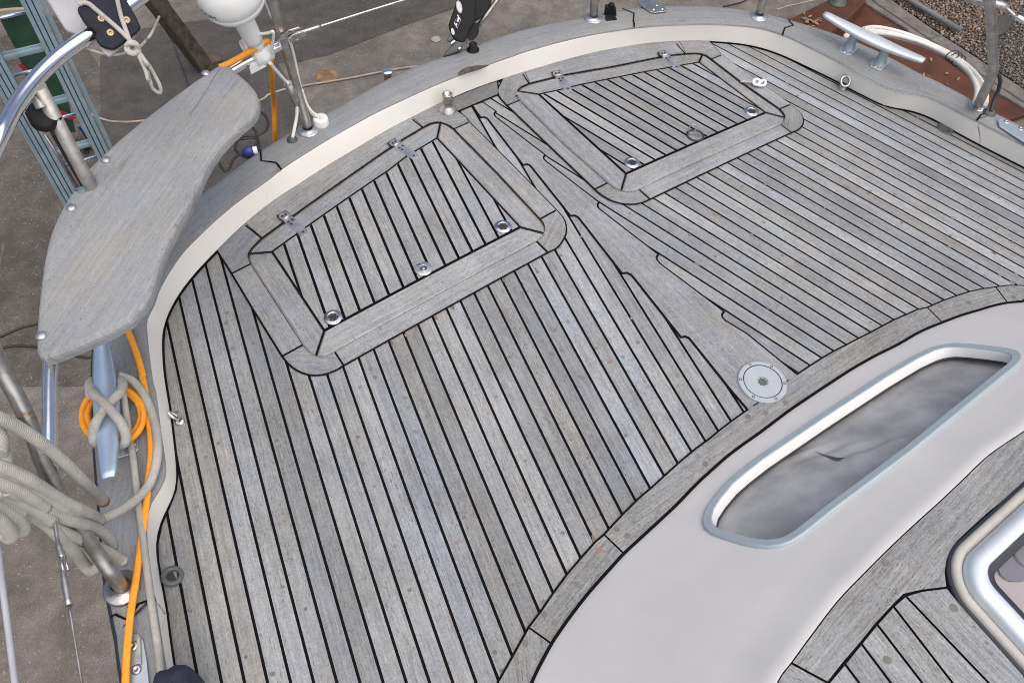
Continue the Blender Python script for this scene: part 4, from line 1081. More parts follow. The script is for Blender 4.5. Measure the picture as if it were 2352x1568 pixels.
la = at(*q1('L6', 1065, 1125), zc); lb_ = at(*q1('L6', 1005, 20), zc); ld = (lb_-la).normalized()
cleat(la+ld*0.205, ld, zc, zc-0.079, 0.41, 0.085)

# --- pushpit: tubes, seat
SZ = 0.40
push = tube('pushpit', [at(*q1('A', -170, 1420), 0.66), at(*q1('A', -60, 1180), 0.68), at(*q1('A', 10, 1040), 0.69), at(*q1('A', 130, 815), 0.69), at(*q1('A', 290, 603), 0.69), at(*q1('A', 480, 425), 0.69), at(*q1('A', 720, 255), 0.69), at(*q1('A', 1060, 5), 0.69), at(*q1('A', 1300, -150), 0.69), at(*q1('A', 1800, -330), 0.69)], 0.0165, 'steel', yacht, seg=18)
post_xy = at(208, 428, SZ)
tube('post', [Vector((post_xy.x, post_xy.y, capz(post_xy.x))), Vector((post_xy.x, post_xy.y, 0.685))], 0.0155, 'steel_matte', push, seg=18, sm=0)
low_rail = [at(650, 101, 0.37), at(600, 126, 0.37), at(545, 154, 0.37), at(440, 225, 0.365), at(330, 330, 0.36), at(225, 470, 0.36), at(160, 620, 0.36), at(122, 760, 0.36), at(115, 850, 0.36), at(113.5, 950, 0.36), at(113, 1060, 0.36), at(116, 1110, 0.36)]
tube('rail', low_rail, 0.0145, 'steel', push, seg=16)
br_f = at(283, 1352, CAPZ+0.004)
j_ = at(118, 1105, 0.36)
tube('brace', [br_f, at(262, 1325, 0.11), at(215, 1258, 0.18), j_, at(62, 960, 0.48), at(0, 838, 0.57), at(-40, 740, 0.65), at(-30, 640, 0.69), at(-12, 560, 0.69)], 0.0148, 'steel_rusty', push, seg=16)
lathe('base_plate', [(0.040, 0.0), (0.040, 0.005), (0.036, 0.008), (0.018, 0.009), (0.016, 0.03)], (br_f.x, br_f.y, br_f.z+0.003), (0, 0, 1), 'steel_rusty', push)
# stanchions on the rail
def stanchion(name, pts, r, base, mat='steel_dull'):
    o = tube(name, pts, r, mat, yacht, seg=16)
    lathe('base_plate', [(0.034, 0.0), (0.034, 0.003), (0.030, 0.005), (r*1.05, 0.006), (r*1.05, 0.012)], (base.x, base.y, base.z+0.007), (0, 0, 1), 'hinge', o)
    return o
b = at(*q1('B', 755, 1028), CAPZ); b2 = at(*q1('B', 470, 0), 0.53)
st1 = stanchion('stanchion', [b, at(*q1('B', 650, 640), 0.225), at(*q1('B', 555, 320), 0.385), b2, b2+(b2-b)*0.4], 0.0142, b)
b = at(*q1('C', 1082, 160), CAPZ); stanchion('stanchion', [b, b+Vector((-0.004, 0.02, 0.3)), b+Vector((-0.006, 0.03, 0.6))], 0.0145, b)
b = at(*q1('HH', 1697, 205), CAPZ); stanchion('stanchion', [b, b+Vector((0.012, 0.03, 0.3)), b+Vector((0.02, 0.05, 0.6))], 0.0145, b)
b = at(*q1('D', 1985, 838), CAPZ)
stanchion('stanchion', [b, at(*q1('D', 2035, 730), 0.14), at(*q1('D', 2090, 620), 0.20), at(*q1('D', 2112, 540), 0.245), at(*q1('D', 2112, 440), 0.30), at(*q1('D', 2098, 200), 0.43), at(*q1('D', 2085, 0), 0.52), at(*q1('D', 2075, -160), 0.60)], 0.0155, b, 'steel_dull')
st4 = bpy.data.objects['stanchion.003']
tube('rail', [at(*q1('RT', 1780, -20), 0.50), at(*q1('RT', 1950, 15), 0.505), at(*q1('RT', 2050, 35), 0.505), at(*q1('RT', 2130, 55), 0.50), at(*q1('RT', 2180, 78), 0.49)], 0.012, 'steel_dull', st4, seg=12)
tube('turnbuckle', [at(*q1('RT', 2175, 70), 0.495), at(*q1('RT', 2262, 152), 0.49), at(*q1('RT', 2300, 175), 0.49), at(*q1('RT', 2400, 225), 0.485)], lambda t: 0.004 if t < 0.5 else 0.009, 'steel', st4, seg=10, sm=3)

# wooden seat
so = A3(q('A', (1722,487),(1765,493),(1800,515),(1830,545),(1890,595),(1940,640),(1985,695),(2010,755),(2008,810),(1990,860),(1950,915),(1870,980),(1800,1045),(1720,1130),(1650,1225),(1590,1330),(1535,1460),(1490,1568))+q('A5', (1490,150),(1440,235),(1380,330),(1290,500),(1220,700),(1175,860),(1110,965),(1010,1075),(850,1165),(650,1255),(480,1325),(390,1358),(330,1368),(290,1345),(272,1305),(274,1150),(285,1000),(300,850),(315,730),(333,610),(355,500),(385,390),(425,290),(475,195),(520,120),(565,55),(620,60),(660,56),(700,42),(722,12))+q('A', (722,1395),(705,1370),(668,1312),(690,1290),(800,1185),(900,1092),(1100,925),(1300,772),(1500,627),(1600,560),(1680,505)), SZ)
so = [Vector(p) for p in clean3] if False else so
seat = slab('seat', so, (0, 0, 1), 0.042, 'teak_smooth', yacht, 0.014)
ga, gb = at(*q1('A', 1700, 560), SZ), at(*q1('A', 1000, 1500), SZ)
uv_planar(seat, gb-ga, 1.05, 0.48)
sh = Sheet(); sh.add(ribbon([tuple(at(*p, SZ)[:2]) for p in q('A', (1722,510),(1640,650),(1560,770),(1470,900))], 0.0008), SZ+0.0008, tone=1)
sh.build('seat_joint', 'gap', seat, camber=False)
for p in q('A', (1598,568),(818,1241))+q('A5', (552,201),(318,1195)):
    lathe('seat_bolt', [(0.0115, 0.0), (0.010, 0.0025), (0.006, 0.0045), (0.0, 0.005)], at(*p, SZ+0.001), (0, 0, 1), 'hinge', seat, seg=18)

# cables, glands and small fittings on the rail
def gland(reg, x, y, prof, mat, z=CAPZ+0.006, name='cable_gland', n=(0, 0, 1)):
    return lathe(name, prof, at(*q1(reg, x, y), z), n, mat, yacht, seg=24)
gland('B', 627, 1092, [(0.0165, 0), (0.0165, 0.004), (0.012, 0.007), (0.009, 0.016), (0.004, 0.017), (0, 0.017)], 'gland')
gl2 = gland('B', 852, 965, [(0.024, 0), (0.024, 0.020), (0.022, 0.026), (0.006, 0.028), (0.004, 0.022), (0, 0.022)], 'white')
gland('RT', 2008, 1095, [(0.024, 0), (0.024, 0.004), (0.016, 0.010), (0.013, 0.016), (0, 0.017)], 'gland')
gland('BB', 1280, 1310, [(0.022, 0), (0.022, 0.004), (0.014, 0.008), (0.014, 0.026), (0.012, 0.028), (0.007, 0.028), (0.006, 0.02), (0, 0.02)], 'black', name='deck_socket')
gland('BB', 1275, 1250, [(0.010, 0.0), (0.010, 0.050), (0.015, 0.052), (0.015, 0.058), (0, 0.060)], 'white', name='socket_cap', z=CAPZ-0.02).location += Vector((0.0, 0.035, 0))
tf = at(*q1('B', 1365, 560), 0.05)
lathe('transom_post', [(0.014, -0.16), (0.014, -0.004), (0.019, -0.002), (0.019, 0.004), (0.016, 0.006), (0, 0.006)], tf, (0, 0, 1), 'steel', yacht, seg=20)
lathe('transom_post', [(0.007, 0.0), (0.007, 0.012), (0, 0.014)], tf+RV*0.022+Vector((0, 0, -0.02)), (0.5, -0.6, 0.3), 'steel', yacht, seg=12)
pf = deck(*q1('HF', 235, 200)); pf.z = dz(pf.x)+0.006
lathe('deck_pipe', [(0.031, 0.0), (0.028, 0.008), (0.018, 0.016), (0.0145, 0.022), (0.0145, 0.032), (0.0175, 0.036), (0.0175, 0.064), (0.0165, 0.066), (0.0115, 0.066), (0.011, 0.03), (0, 0.03)], pf, (0, 0, 1), ['steel_dull'], yacht, seg=28)
# eye bolts
eb = deck(*q1('RT', 592, 862)); eb.z = dz(eb.x)
o = lathe('eye_bolt', [(0.016, 0), (0.015, 0.006), (0.011, 0.012), (0.009, 0.022)], eb, (0, 0, 1), 'steel_dull', yacht, seg=18)
tube('eye_ring', [eb+Vector((0, 0, 0.034))+RV*(0.0165*math.cos(k*PI/8))+(ZV*0.7+FV*0.7)*(0.0185*math.sin(k*PI/8)) for k in range(16)], 0.0052, 'steel_dull', o, closed=True, sm=2, seg=10)
eb = deck(*q1('L6', 1752, 568)); eb.z = dz(eb.x)
o = lathe('eye_bolt', [(0.013, 0), (0.012, 0.005), (0.008, 0.008), (0, 0.009)], eb, (0, 0, 1), 'steel', yacht, seg=18)
tube('eye_ring', [eb+Vector((-0.003, 0.002, 0.004)), eb+Vector((-0.010, 0.010, 0.020)), eb+Vector((-0.014, 0.020, 0.030)), eb+Vector((-0.010, 0.022, 0.026)), eb+Vector((0.001, 0.014, 0.010))], 0.004, 'steel', o, seg=10)
# deck drains
dc = deck(*q1('L7', 1682, 535)); dc.z = dz(dc.x)+0.0045
bm = bmesh.new(); dn = Vector((0.25, 0.0, 1))
lathe_into(bm, [(0.025, -0.002), (0.025, 0.003), (0.023, 0.0055), (0.0155, 0.0065), (0.0135, 0.004), (0.0125, -0.006)], dc, dn, seg=32, xdir=(0.4, 1, 0))
lathe_into(bm, [(0.0125, -0.003), (0, -0.003)], dc, dn, seg=24, mat=1)
bmesh.ops.recalc_face_normals(bm, faces=bm.faces[:]); link('deck_drain', tomesh(bm), ['gland', 'dark'], yacht)
dc = deck(*q1('RT', 1585, 1255)); dc.z = dz(dc.x)+0.002
bm = bmesh.new()
lathe_into(bm, [(0.030, -0.002), (0.030, 0.003), (0.020, 0.003), (0.018, -0.001), (0, -0.001)], dc, (0, 0, 1), seg=28, sx=0.8)
bmesh.ops.recalc_face_normals(bm, faces=bm.faces[:]); link('deck_drain', tomesh(bm), ['gland'], yacht)
# fairlead plates on the cap rail
def fairlead(pts, bolts, z):
    P = [at(*p, z) for p in pts]
    o = slab('fairlead', P, (0, 0, 1), 0.007, 'alu', yacht, 0.002)
    for bp in bolts: lathe('fairlead_bolt', [(0.0105, 0), (0.0095, 0.003), (0.004, 0.004), (0.003, 0.0025), (0, 0.0025)], at(*bp, z+0.0005), (0, 0, 1), 'steel_dull', o, seg=18)
    return o
fl = fairlead(q('L7', (1195,1170),(1230,1110),(1290,1080),(1345,1085),(1385,1140),(1420,1330),(1450,1600),(1480,1850),(1210,1850),(1188,1560)), q('L7', (1295,1207),(1325,1435)), CAPZ+0.016)
slab('wear_strip', [at(*p, CAPZ+0.0185) for p in q('L7', (1330,1100),(1362,1130),(1370,1380),(1325,1385))], (0, 0, 1), 0.002, 'steel_rusty', fl)
fairlead(q('RT', (2100,1165),(2115,1150),(2160,1155),(2352,1262),(2480,1340),(2480,1440),(2352,1365),(2120,1215)), q('RT', (2180,1180),(2318,1248)), CAPZ+0.016)
# hinge plate and small black bracket on the stern rail
hpz = CAPZ+0.015
hpl = slab('hinge_plate', [at(*p, hpz) for p in q('HH', (360,0),(365,35),(500,128),(540,141),(670,130),(684,120),(660,88),(560,10),(500,-60),(380,-60))], (0, 0, 1), 0.006, 'steel_dull', yacht, 0.0015)
for p in q('HH', (570,62),(535,106),(632,102)): lathe('plate_bolt', [(0.007, 0), (0.006, 0.003), (0, 0.004)], at(*p, hpz+0.0005), (0, 0, 1), 'steel_dull', hpl, seg=14)
bc = [at(*p, CAPZ+0.012) for p in q('HH', (0,195),(10,225),(130,215),(95,150),(20,140))]
bo = slab('line_bracket', bc, (0, 0, 1), 0.006, 'black', yacht, 0.001)
bb0 = at(*q1('HH', 55, 165), CAPZ+0.012)
bm = bmesh.new(); slab_into(bm, [bb0+RV*a+Vector((0, 0, b_)) for a, b_ in ((-0.022, -0.004), (0.024, -0.004), (0.018, 0.020), (0.008, 0.038), (-0.004, 0.040), (-0.012, 0.030), (-0.022, 0.028))], -FV, 0.02, 0.003)
bmesh.ops.recalc_face_normals(bm, faces=bm.faces[:]); link('bracket_cheek', tomesh(bm), 'black', bo)

# flag socket tube beside the first stanchion
tube('flag_socket', A3z('B', (592, 650, 0.255), (640, 760, 0.19), (680, 850, 0.13)), 0.0125, 'steel_dull', yacht, seg=14, sm=0)
# life lines
ll = tube('lifeline', A3z('B', (640, 270, 0.415), (700, 252, 0.415), (760, 233, 0.415), (846, 204, 0.415), (850, 203, 0.415), (1200, 92, 0.425), (1500, 0, 0.435), (1900, -120, 0.45)), lambda t: 0.0062 if t < 0.42 else 0.0034, 'steel_dull', yacht, seg=10, sm=4)
fk = at(*q1('B', 640, 270), 0.415); dv = (at(*q1('B', 846, 204), 0.415)-fk).normalized(); sv = Vector((-dv.y, dv.x, 0))
bm = bmesh.new()
for sg in (-1, 1): slab_into(bm, [fk+dv*a+Vector((0, 0, b_))+sv*(0.012*sg) for a, b_ in ((-0.02, -0.010), (-0.022, 0.004), (-0.01, 0.012), (0.02, 0.012), (0.03, 0.004), (0.03, -0.004), (0.01, -0.012))], sv, 0.004, 0.001)
lathe_into(bm, [(0.0075, -0.018), (0.0075, 0.018), (0, 0.019)], fk, sv, seg=14)
box_into(bm, fk-dv*0.026+Vector((0, 0, 0.004)), dv*0.02, sv*0.005, Vector((0, 0, 0.004)))
bmesh.ops.recalc_face_normals(bm, faces=bm.faces[:]); link('fork', tomesh(bm), 'steel_dull', ll)
ll2 = tube('lifeline', [at(*q1('RP', 700, 700), 0.37), at(*q1('RP', 790, 920), 0.36), at(*q1('RP', 830, 1230), 0.35), at(*q1('RQ', 1000, 780), 0.35), at(*q1('RQ', 1060, 1010), 0.35), at(*q1('L7', 600, 400), 0.35), at(*q1('L7', 672, 815), 0.35)], lambda t: 0.0062 if (t < 0.22 or 0.5 < t < 0.72 or t > 0.88) else 0.0038, 'steel_dull', yacht, seg=12, sm=8)
tube('wire', A3z('L7', (672, 815, 0.35), (735, 1200, 0.35), (795, 1567, 0.35), (860, 1950, 0.35)), 0.0022, 'steel_rusty', ll2, seg=8)
bm = bmesh.new()
for x_ in (585, 632): tube_into(bm, A3z('L7', (x_, 335, 0.352), (x_+30, 470, 0.352)), 0.0022, seg=8, sm=0)
bmesh.ops.recalc_face_normals(bm, faces=bm.faces[:]); link('turnbuckle', tomesh(bm), 'steel_dull', ll2)
tube('lifeline', A3z('L7', (-20, 250, 0.60), (10, 500, 0.60), (40, 750, 0.60), (90, 1130, 0.60), (145, 1567, 0.60), (190, 1900, 0.60)), 0.0046, 'pad', yacht, seg=10)

# cables on the stanchion
cb = tube('antenna_cable', A3z('B', (450, 488, 0.36), (500, 550, 0.32), (575, 632, 0.26), (600, 655, 0.25), (640, 705, 0.21), (660, 790, 0.17), (660, 900, 0.13), (640, 1010, 0.10), (627, 1075, 0.09)), 0.0052, 'wire_white', yacht, seg=10)
bm = bmesh.new()
tube_into(bm, A3z('B', (405, 0, 0.53), (440, 70, 0.50), (470, 140, 0.47), (560, 250, 0.41), (612, 340, 0.375), (648, 480, 0.30), (683, 650, 0.22), (715, 760, 0.175), (770, 860, 0.13), (840, 912, 0.108)), 0.0045, seg=10)
tube_into(bm, A3z('B', (700, 700, 0.20), (735, 800, 0.155), (775, 880, 0.12), (838, 918, 0.108)), 0.0045, seg=10)
bmesh.ops.recalc_face_normals(bm, faces=bm.faces[:]); link('lamp_cable', tomesh(bm), 'wire_white', yacht)
tube('black_lead', A3z('RT', (2085, 690, 0.22), (2122, 770, 0.19), (2105, 870, 0.15), (2065, 960, 0.12), (2030, 1080, 0.09)), 0.0062, 'wire_black', yacht, seg=10)

# --- backstay fitting: black articulated strut standing on the stern rail
Pb = at(*q1('BB', 780, 1380), CAPZ+0.01); nb = (Vector((CAM.x-Pb.x, CAM.y-Pb.y, 0)).normalized()*0.8+Vector((0, 0, 0.55))).normalized()
def BBp(*pts, back=0.0): return [onplane(*p, Pb-nb*back, nb) for p in q('BB', *pts)]
bm = bmesh.new()
slab_into(bm, BBp((900,-120),(850,0),(800,190),(640,660),(660,760),(700,870),(760,1010),(850,1070),(1000,1105),(1060,1080),(1130,950),(1200,760),(1330,560),(1350,-120)), nb, 0.05, 0.006)
body = link('backstay_strut', (bmesh.ops.recalc_face_normals(bm, faces=bm.faces[:]), tomesh(bm))[1], 'black', yacht)
bm = bmesh.new()
slab_into(bm, BBp((1250,-120),(1740,-120),(1765,90),(1680,270),(1540,450),(1340,560),(1210,700),(1190,780),(1150,860),(1180,960),(1215,1015),(1260,1010),(1360,900),(1390,820),(1380,700),(1350,640),(1200,640), back=0.02), nb, 0.04, 0.006)
link('strut_cheek', (bmesh.ops.recalc_face_normals(bm, faces=bm.faces[:]), tomesh(bm))[1], 'black', body)
bm = bmesh.new(); slab_into(bm, BBp((495,1490),(560,1360),(640,1280),(710,1180),(820,1090),(1000,1110),(1040,1150),(1010,1220),(980,1290),(880,1350),(700,1430), back=-0.01), nb, 0.05, 0.008)
slab_into(bm, BBp((700,860),(640,960),(595,1050),(640,1100),(700,1100),(780,1010), back=0.0), nb, 0.03, 0.006)
link('strut_foot', (bmesh.ops.recalc_face_normals(bm, faces=bm.faces[:]), tomesh(bm))[1], 'gland', body)
bm = bmesh.new(); slab_into(bm, BBp((690,1110),(790,1040),(830,1075),(720,1160), back=-0.018), nb, 0.01, 0.002)
slab_into(bm, BBp((880,1260),(930,1215),(975,1250),(930,1300), back=-0.018), nb, 0.01, 0.002)
link('strut_pin', (bmesh.ops.recalc_face_normals(bm, faces=bm.faces[:]), tomesh(bm))[1], 'steel', body)
cbd = BBp((918,185), back=-0.002)[0]
bm = bmesh.new(); cr = BBp((835,80),(1005,300), back=-0.002)
pts = [((835+1005)/2+85*math.cos(t*PI/12)*0.9-0.35*150*math.sin(t*PI/12)*-0.0+30*math.sin(t*PI/12), 185+165*math.sin(t*PI/12)) for t in range(24)]
outr = BBp(*pts, back=-0.002); slab_into(bm, outr, nb, 0.003, 0.0, mat=0)
slab_into(bm, BBp(*[(918+(x-918)*0.78, 185+(y-185)*0.8) for x, y in pts], back=-0.004), nb, 0.003, 0.0, mat=1)
slab_into(bm, BBp(*[(755+(x-918)*0.55, 825+(y-185)*0.55) for x, y in pts], back=-0.002), nb, 0.003, 0.0, mat=1)
slab_into(bm, BBp((885,375),(965,520),(870,750),(785,610), back=-0.002), nb, 0.003, 0.0, mat=1)
# raised letter H on the lozenge
slab_into(bm, BBp((868,410),(890,440),(830,620),(805,590), back=-0.005), nb, 0.003, 0.0, mat=2)
slab_into(bm, BBp((930,500),(950,535),(880,720),(855,690), back=-0.005), nb, 0.003, 0.0, mat=2)
slab_into(bm, BBp((845,545),(905,600),(892,640),(832,585), back=-0.005), nb, 0.003, 0.0, mat=2)
bmesh.ops.recalc_face_normals(bm, faces=bm.faces[:]); link('badge', tomesh(bm), ['padedge', 'hinge', 'black'], body)
tube('strut_rod', BBp((1410,690),(1640,370),(1960,-60),(2050,-180), back=0.03), 0.0075, 'steel_rusty', body, seg=10, sm=0)

# ------------------------------------------------------------------ things that hang on or lie on the boat
# satellite antenna clamped to the rail
ab = at(*q1('AN', 1745, 745), 0.375); ad = at(*q1('AN', 1295, -165), 0.622); ax = (ad-ab).normalized(); La = (ad-ab).length
ant = thing('antenna', ab, 'white dome antenna clamped on the steel rail above the seat', 'antenna')
R_ = 0.086
dome = lathe('dome', [(0.0, La+0.075), (0.035, La+0.070), (0.062, La+0.055), (0.080, La+0.030), (R_, La+0.0), (R_, La-0.022), (R_*0.985, La-0.0235), (R_*0.985, La-0.0255), (R_*0.995, La-0.027), (R_*0.97, La-0.038), (R_*0.90, La-0.050), (R_*0.72, La-0.062), (R_*0.45, La-0.068), (0.031, La-0.070)], ab, ax, 'white', ant, seg=56)
lathe('neck', [(0.029, La-0.068), (0.0265, 0.075), (0.027, 0.058), (0.024, 0.056), (0.0, 0.056)], ab, ax, 'white', ant, seg=32)
bm = bmesh.new(); lathe_into(bm, [(0.0, 0.07), (0.014, 0.066), (0.022, 0.055), (0.023, 0.035), (0.018, 0.020), (0.020, 0.012), (0.031, 0.008), (0.032, -0.02), (0.028, -0.024)], ab, ax, seg=28)
rd = (at(650, 101, 0.37)-at(545, 154, 0.37)).normalized()
tube_into(bm, [ab-rd*0.028+Vector((0, 0, -0.004)), ab+rd*0.028+Vector((0, 0, -0.004))], 0.030, seg=22, sm=0)
box_into(bm, ab-FV*0.028+Vector((0, 0, -0.02)), rd*0.026, FV*0.01, Vector((0, 0, 0.012)))
lathe_into(bm, [(0.016, -0.026), (0.016, 0.026), (0.0, 0.027)], ab+ax*0.045-RV*0.012, rd, seg=18)
bmesh.ops.recalc_face_normals(bm, faces=bm.faces[:]); link('clamp', tomesh(bm), 'white', ant)
tube('lead', [ab+ax*0.085+RV*0.025, ab+ax*0.088+RV*0.040, ab+ax*0.095+RV*0.058, ab+ax*0.100+RV*0.066, ab+ax*0.085+RV*0.064, ab+ax*0.04+RV*0.048, ab+RV*0.036], 0.0042, 'white', ant, seg=10)
# lettering on the dome
tcv = bpy.data.curves.new('lettering', 'FONT'); tcv.body = 'COM'; tcv.size = 0.022; tcv.align_x = 'CENTER'
to = bpy.data.objects.new('lettering', tcv); col.objects.link(to)
bpy.context.view_layer.update()
tm = bpy.data.meshes.new_from_object(to.evaluated_get(bpy.context.evaluated_depsgraph_get()))
bpy.data.objects.remove(to)
bm = bmesh.new(); bm.from_mesh(tm); bmesh.ops.triangulate(bm, faces=bm.faces[:]); bmesh.ops.subdivide_edges(bm, edges=bm.edges[:], cuts=1)
lp = q1('AN', 1075, 205)
tc_ = CAM-ad; tc_ = (tc_-ax*tc_.dot(ax)).normalized(); ts_ = tc_.cross(ax).normalized()
if ts_.dot(RV) < 0: ts_ = -ts_
a0 = math.radians(-60)
for v in bm.verts:
    aa = a0+v.co.x/R_; hgt = La-0.014+v.co.y-0.004
    v.co = ab+ax*hgt+(tc_*math.cos(aa)+ts_*math.sin(aa))*(R_*1.004)
bpy.data.meshes.remove(tm)
link('lettering', tomesh(bm), 'wire_black', dome)

# outboard bracket: black plate and grey pad on the top rail
Pp = at(*q1('A1', 1430, 500), 0.705); npl = (Vector((CAM.x-Pp.x, CAM.y-Pp.y, 0)).normalized()*0.75+Vector((0, 0, 0.66))).normalized()
def PL(back, *pts): return [onplane(*p, Pp-npl*back, npl) for p in q('A1', *pts)]
brk = thing('outboard_bracket', at(*q1('A1', 1740, 760), 0.60), 'black plastic outboard bracket plate with brassy bolts on the top rail', 'motor bracket')
bm = bmesh.new(); slab_into(bm, PL(0.0, (1420,-160),(1330,20),(1215,110),(1202,160),(1215,205),(1290,330),(1365,430),(1440,440),(1495,500),(1480,580),(1500,640),(1560,715),(1640,750),(1745,772),(1800,757),(1960,640),(2110,520),(2175,450),(2185,415),(2120,270),(2040,130),(1960,0),(1900,-160)), npl, 0.018, 0.004)
bmesh.ops.recalc_face_normals(bm, faces=bm.faces[:]); link('plate', tomesh(bm), 'navy', brk)
bm = bmesh.new(); slab_into(bm, PL(0.019, (1500,600),(1560,745),(1620,840),(1690,885),(1740,860),(2080,590),(2112,525),(1900,500),(1600,500)), npl, 0.02, 0.004)
bmesh.ops.recalc_face_normals(bm, faces=bm.faces[:]); link('backing_block', tomesh(bm), 'padedge', brk)
bm = bmesh.new(); slab_into(bm, PL(0.055, (640,-160),(720,0),(1000,450),(1060,505),(1200,552),(1420,430),(1500,300),(1450,-160)), npl, 0.02, 0.005)
bmesh.ops.recalc_face_normals(bm, faces=bm.faces[:]); link('pad', tomesh(bm), 'pad', brk)
for p in PL(-0.0005, (1577,290),(1970,315),(1717,512)):
    lathe('bolt', [(0.0085, 0), (0.008, 0.002), (0.004, 0.003), (0.003, 0.001), (0, 0.001)], p, npl, 'brass', brk, seg=16)
# white cord lashed round it, with knot and loop
wr = bmesh.new()
def PC(back, *pts): return PL(back, *pts)
tube_into(wr, PC(-0.004, (1235,85),(1260,55),(1330,48),(1400,75),(1500,160),(1700,330),(1860,470),(1990,600),(2030,650)), 0.0052, seg=10)
tube_into(wr, PC(-0.004, (1815,-60),(1840,80),(1890,280),(1950,450),(2000,590),(2025,650)), 0.0050, seg=10)
kn = PC(-0.010, (2060,755))[0]
kx, ky, _ = frame_of(npl)
for i in range(5):
    an = i*0.63; pts = []
    for k in range(14):
        t = 2*PI*k/14; p = Vector((0.0135*math.cos(t), 0.009*math.sin(t), 0.005*math.sin(2*t+i)))
        pts.append(kn+kx*(p.x*math.cos(an)-p.y*math.sin(an))+ky*(p.x*math.sin(an)+p.y*math.cos(an))+npl*p.z)
    tube_into(wr, pts, 0.0048, seg=8, sm=2, closed=True)
tube_into(wr, PC(-0.008, (2120,820),(2160,880),(2215,990),(2270,1120),(2310,1260))+A3z('A', (1148, 560, 0.50), (1168, 635, 0.48), (1190, 690, 0.46), (1238, 722, 0.45), (1250, 705, 0.455), (1240, 660, 0.47), (1205, 590, 0.49), (1165, 520, 0.515), (1130, 475, 0.53))+PC(-0.008, (2300,1020),(2210,880),(2140,800)), 0.0046, seg=10, sm=5)
bmesh.ops.recalc_face_normals(wr, faces=wr.faces[:])
top(link('white_rope', tomesh(wr), 'rope_white'), 'white rope knotted over the black bracket plate with a hanging loop', 'rope')
# thin cord trailing from the bracket
tube('cord', PC(0.03, (1320,745),(1480,800),(1610,838),(1740,858),(1900,835),(1990,805),(2120,760),(2180,725),(2270,630),(2352,530))+A3z('AN', (300, 300, 0.55), (325, 240, 0.54)), 0.0032, 'rope_white', None, seg=8)
top(bpy.data.objects['cord'], 'thin cord looping below the black bracket plate', 'cord')
# black knob behind the post
Pk = at(*q1('A2', 650, 300), 0.60); nk = (CAM-Pk).normalized(); nk = (Vector((nk.x, nk.y, 0)).normalized()*0.8+Vector((0, 0, 0.6))).normalized()
Pk2 = Vector((post_xy.x, post_xy.y, 0.58))
def KP(back, *pts): return [onplane(*p, Pk2-nk*back, nk) for p in q('A2', *pts)]
bm = bmesh.new(); slab_into(bm, KP(-0.030, (380,200),(450,80),(560,-40),(690,-20),(860,85),(885,170),(972,275),(965,315),(905,370),(855,450),(780,490),(690,503),(560,470),(480,400),(430,300)), nk, 0.05, 0.012, smooth=True)
bmesh.ops.recalc_face_normals(bm, faces=bm.faces[:])
top(link('clamp_knob', tomesh(bm), 'black'), 'large black lobed knob behind the steel post under the bent rail', 'knob')
tube('strut_end', [onplane(*p, Pk2+nk*0.045, nk) for p in q('A2', (540,-90),(590,0),(640,95),(655,125))], 0.0125, 'steel_matte', push, seg=14)
rod0, rod1 = at(*q1('A2', 690, 525), 0.55), at(*q1('A2', 1200, 1350), 0.38)
tube('stay_rod', [rod0, rod1], 0.0035, 'steel_rusty', push, seg=8, sm=0)
tube('post_dark_line', [at(*q1('A2', 815, 500), 0.55), at(*q1('A2', 1060, 930), 0.46), at(*q1('A2', 1290, 1330), 0.385)], 0.0055, 'wire_black', push, seg=8)  # thin black tube along the left of the post

# grey rope on the starboard cleat, led forward along the bulwark
gr = bmesh.new(); rr = 0.0112
zt = zc+0.020
tube_into(gr, A3r('L6', (1150, 800, zc-0.03), (1215, 770, zc-0.015), (1222, 690, zc+0.0), (1180, 590, zt-0.004), (1100, 480, zt+0.004), (1000, 375, zt+0.010), (915, 300, zt), (872, 235, zc), (880, 185, zc-0.02), (950, 160, zc-0.04)), rr, seg=12)
tube_into(gr, A3r('L6', (960, 800, zc-0.035), (915, 755, zc-0.012), (905, 660, zc+0.004), (945, 550, zt), (1010, 450, zt+0.002), (1090, 360, zt+0.002), (1165, 285, zt-0.005), (1192, 210, zc), (1175, 165, zc-0.02), (1130, 160, zc-0.045)), rr, seg=12)
tube_into(gr, A3r('L6', (930, 330, zc-0.03), (890, 320, zc-0.02), (868, 290, zc-0.01), (885, 250, zc)), rr*0.9, seg=12)
tube_into(gr, A3z('L6', (1150, 120, 0.13), (1200, 135, 0.125), (1290, 175, 0.115), (1400, 310, 0.105), (1480, 500, 0.10), (1525, 700, 0.10), (1528, 900, 0.10), (1490, 1080, 0.10), (1420, 1220, 0.105), (1300, 1340, 0.12), (1150, 1440, 0.14), (1000, 1510, 0.16), (930, 1500, 0.17)), rr*0.95, seg=12)
tube_into(gr, A3z('L6', (1150, 230, 0.13), (1195, 300, 0.12), (1225, 480, 0.105), (1260, 700, 0.10), (1290, 900, 0.098), (1320, 1150, 0.098), (1348, 1400, 0.098))+A3z('L7', (1375, 60, 0.098), (1400, 250, 0.098), (1435, 520, 0.098), (1480, 850, 0.098), (1530, 1200, 0.098), (1575, 1567, 0.098), (1620, 1900, 0.098)), rr*0.72, seg=12)
bmesh.ops.recalc_face_normals(gr, faces=gr.faces[:])
top(link('mooring_line', tomesh(gr), 'rope'), 'grey braided rope made fast in a figure eight on the starboard cleat', 'rope')
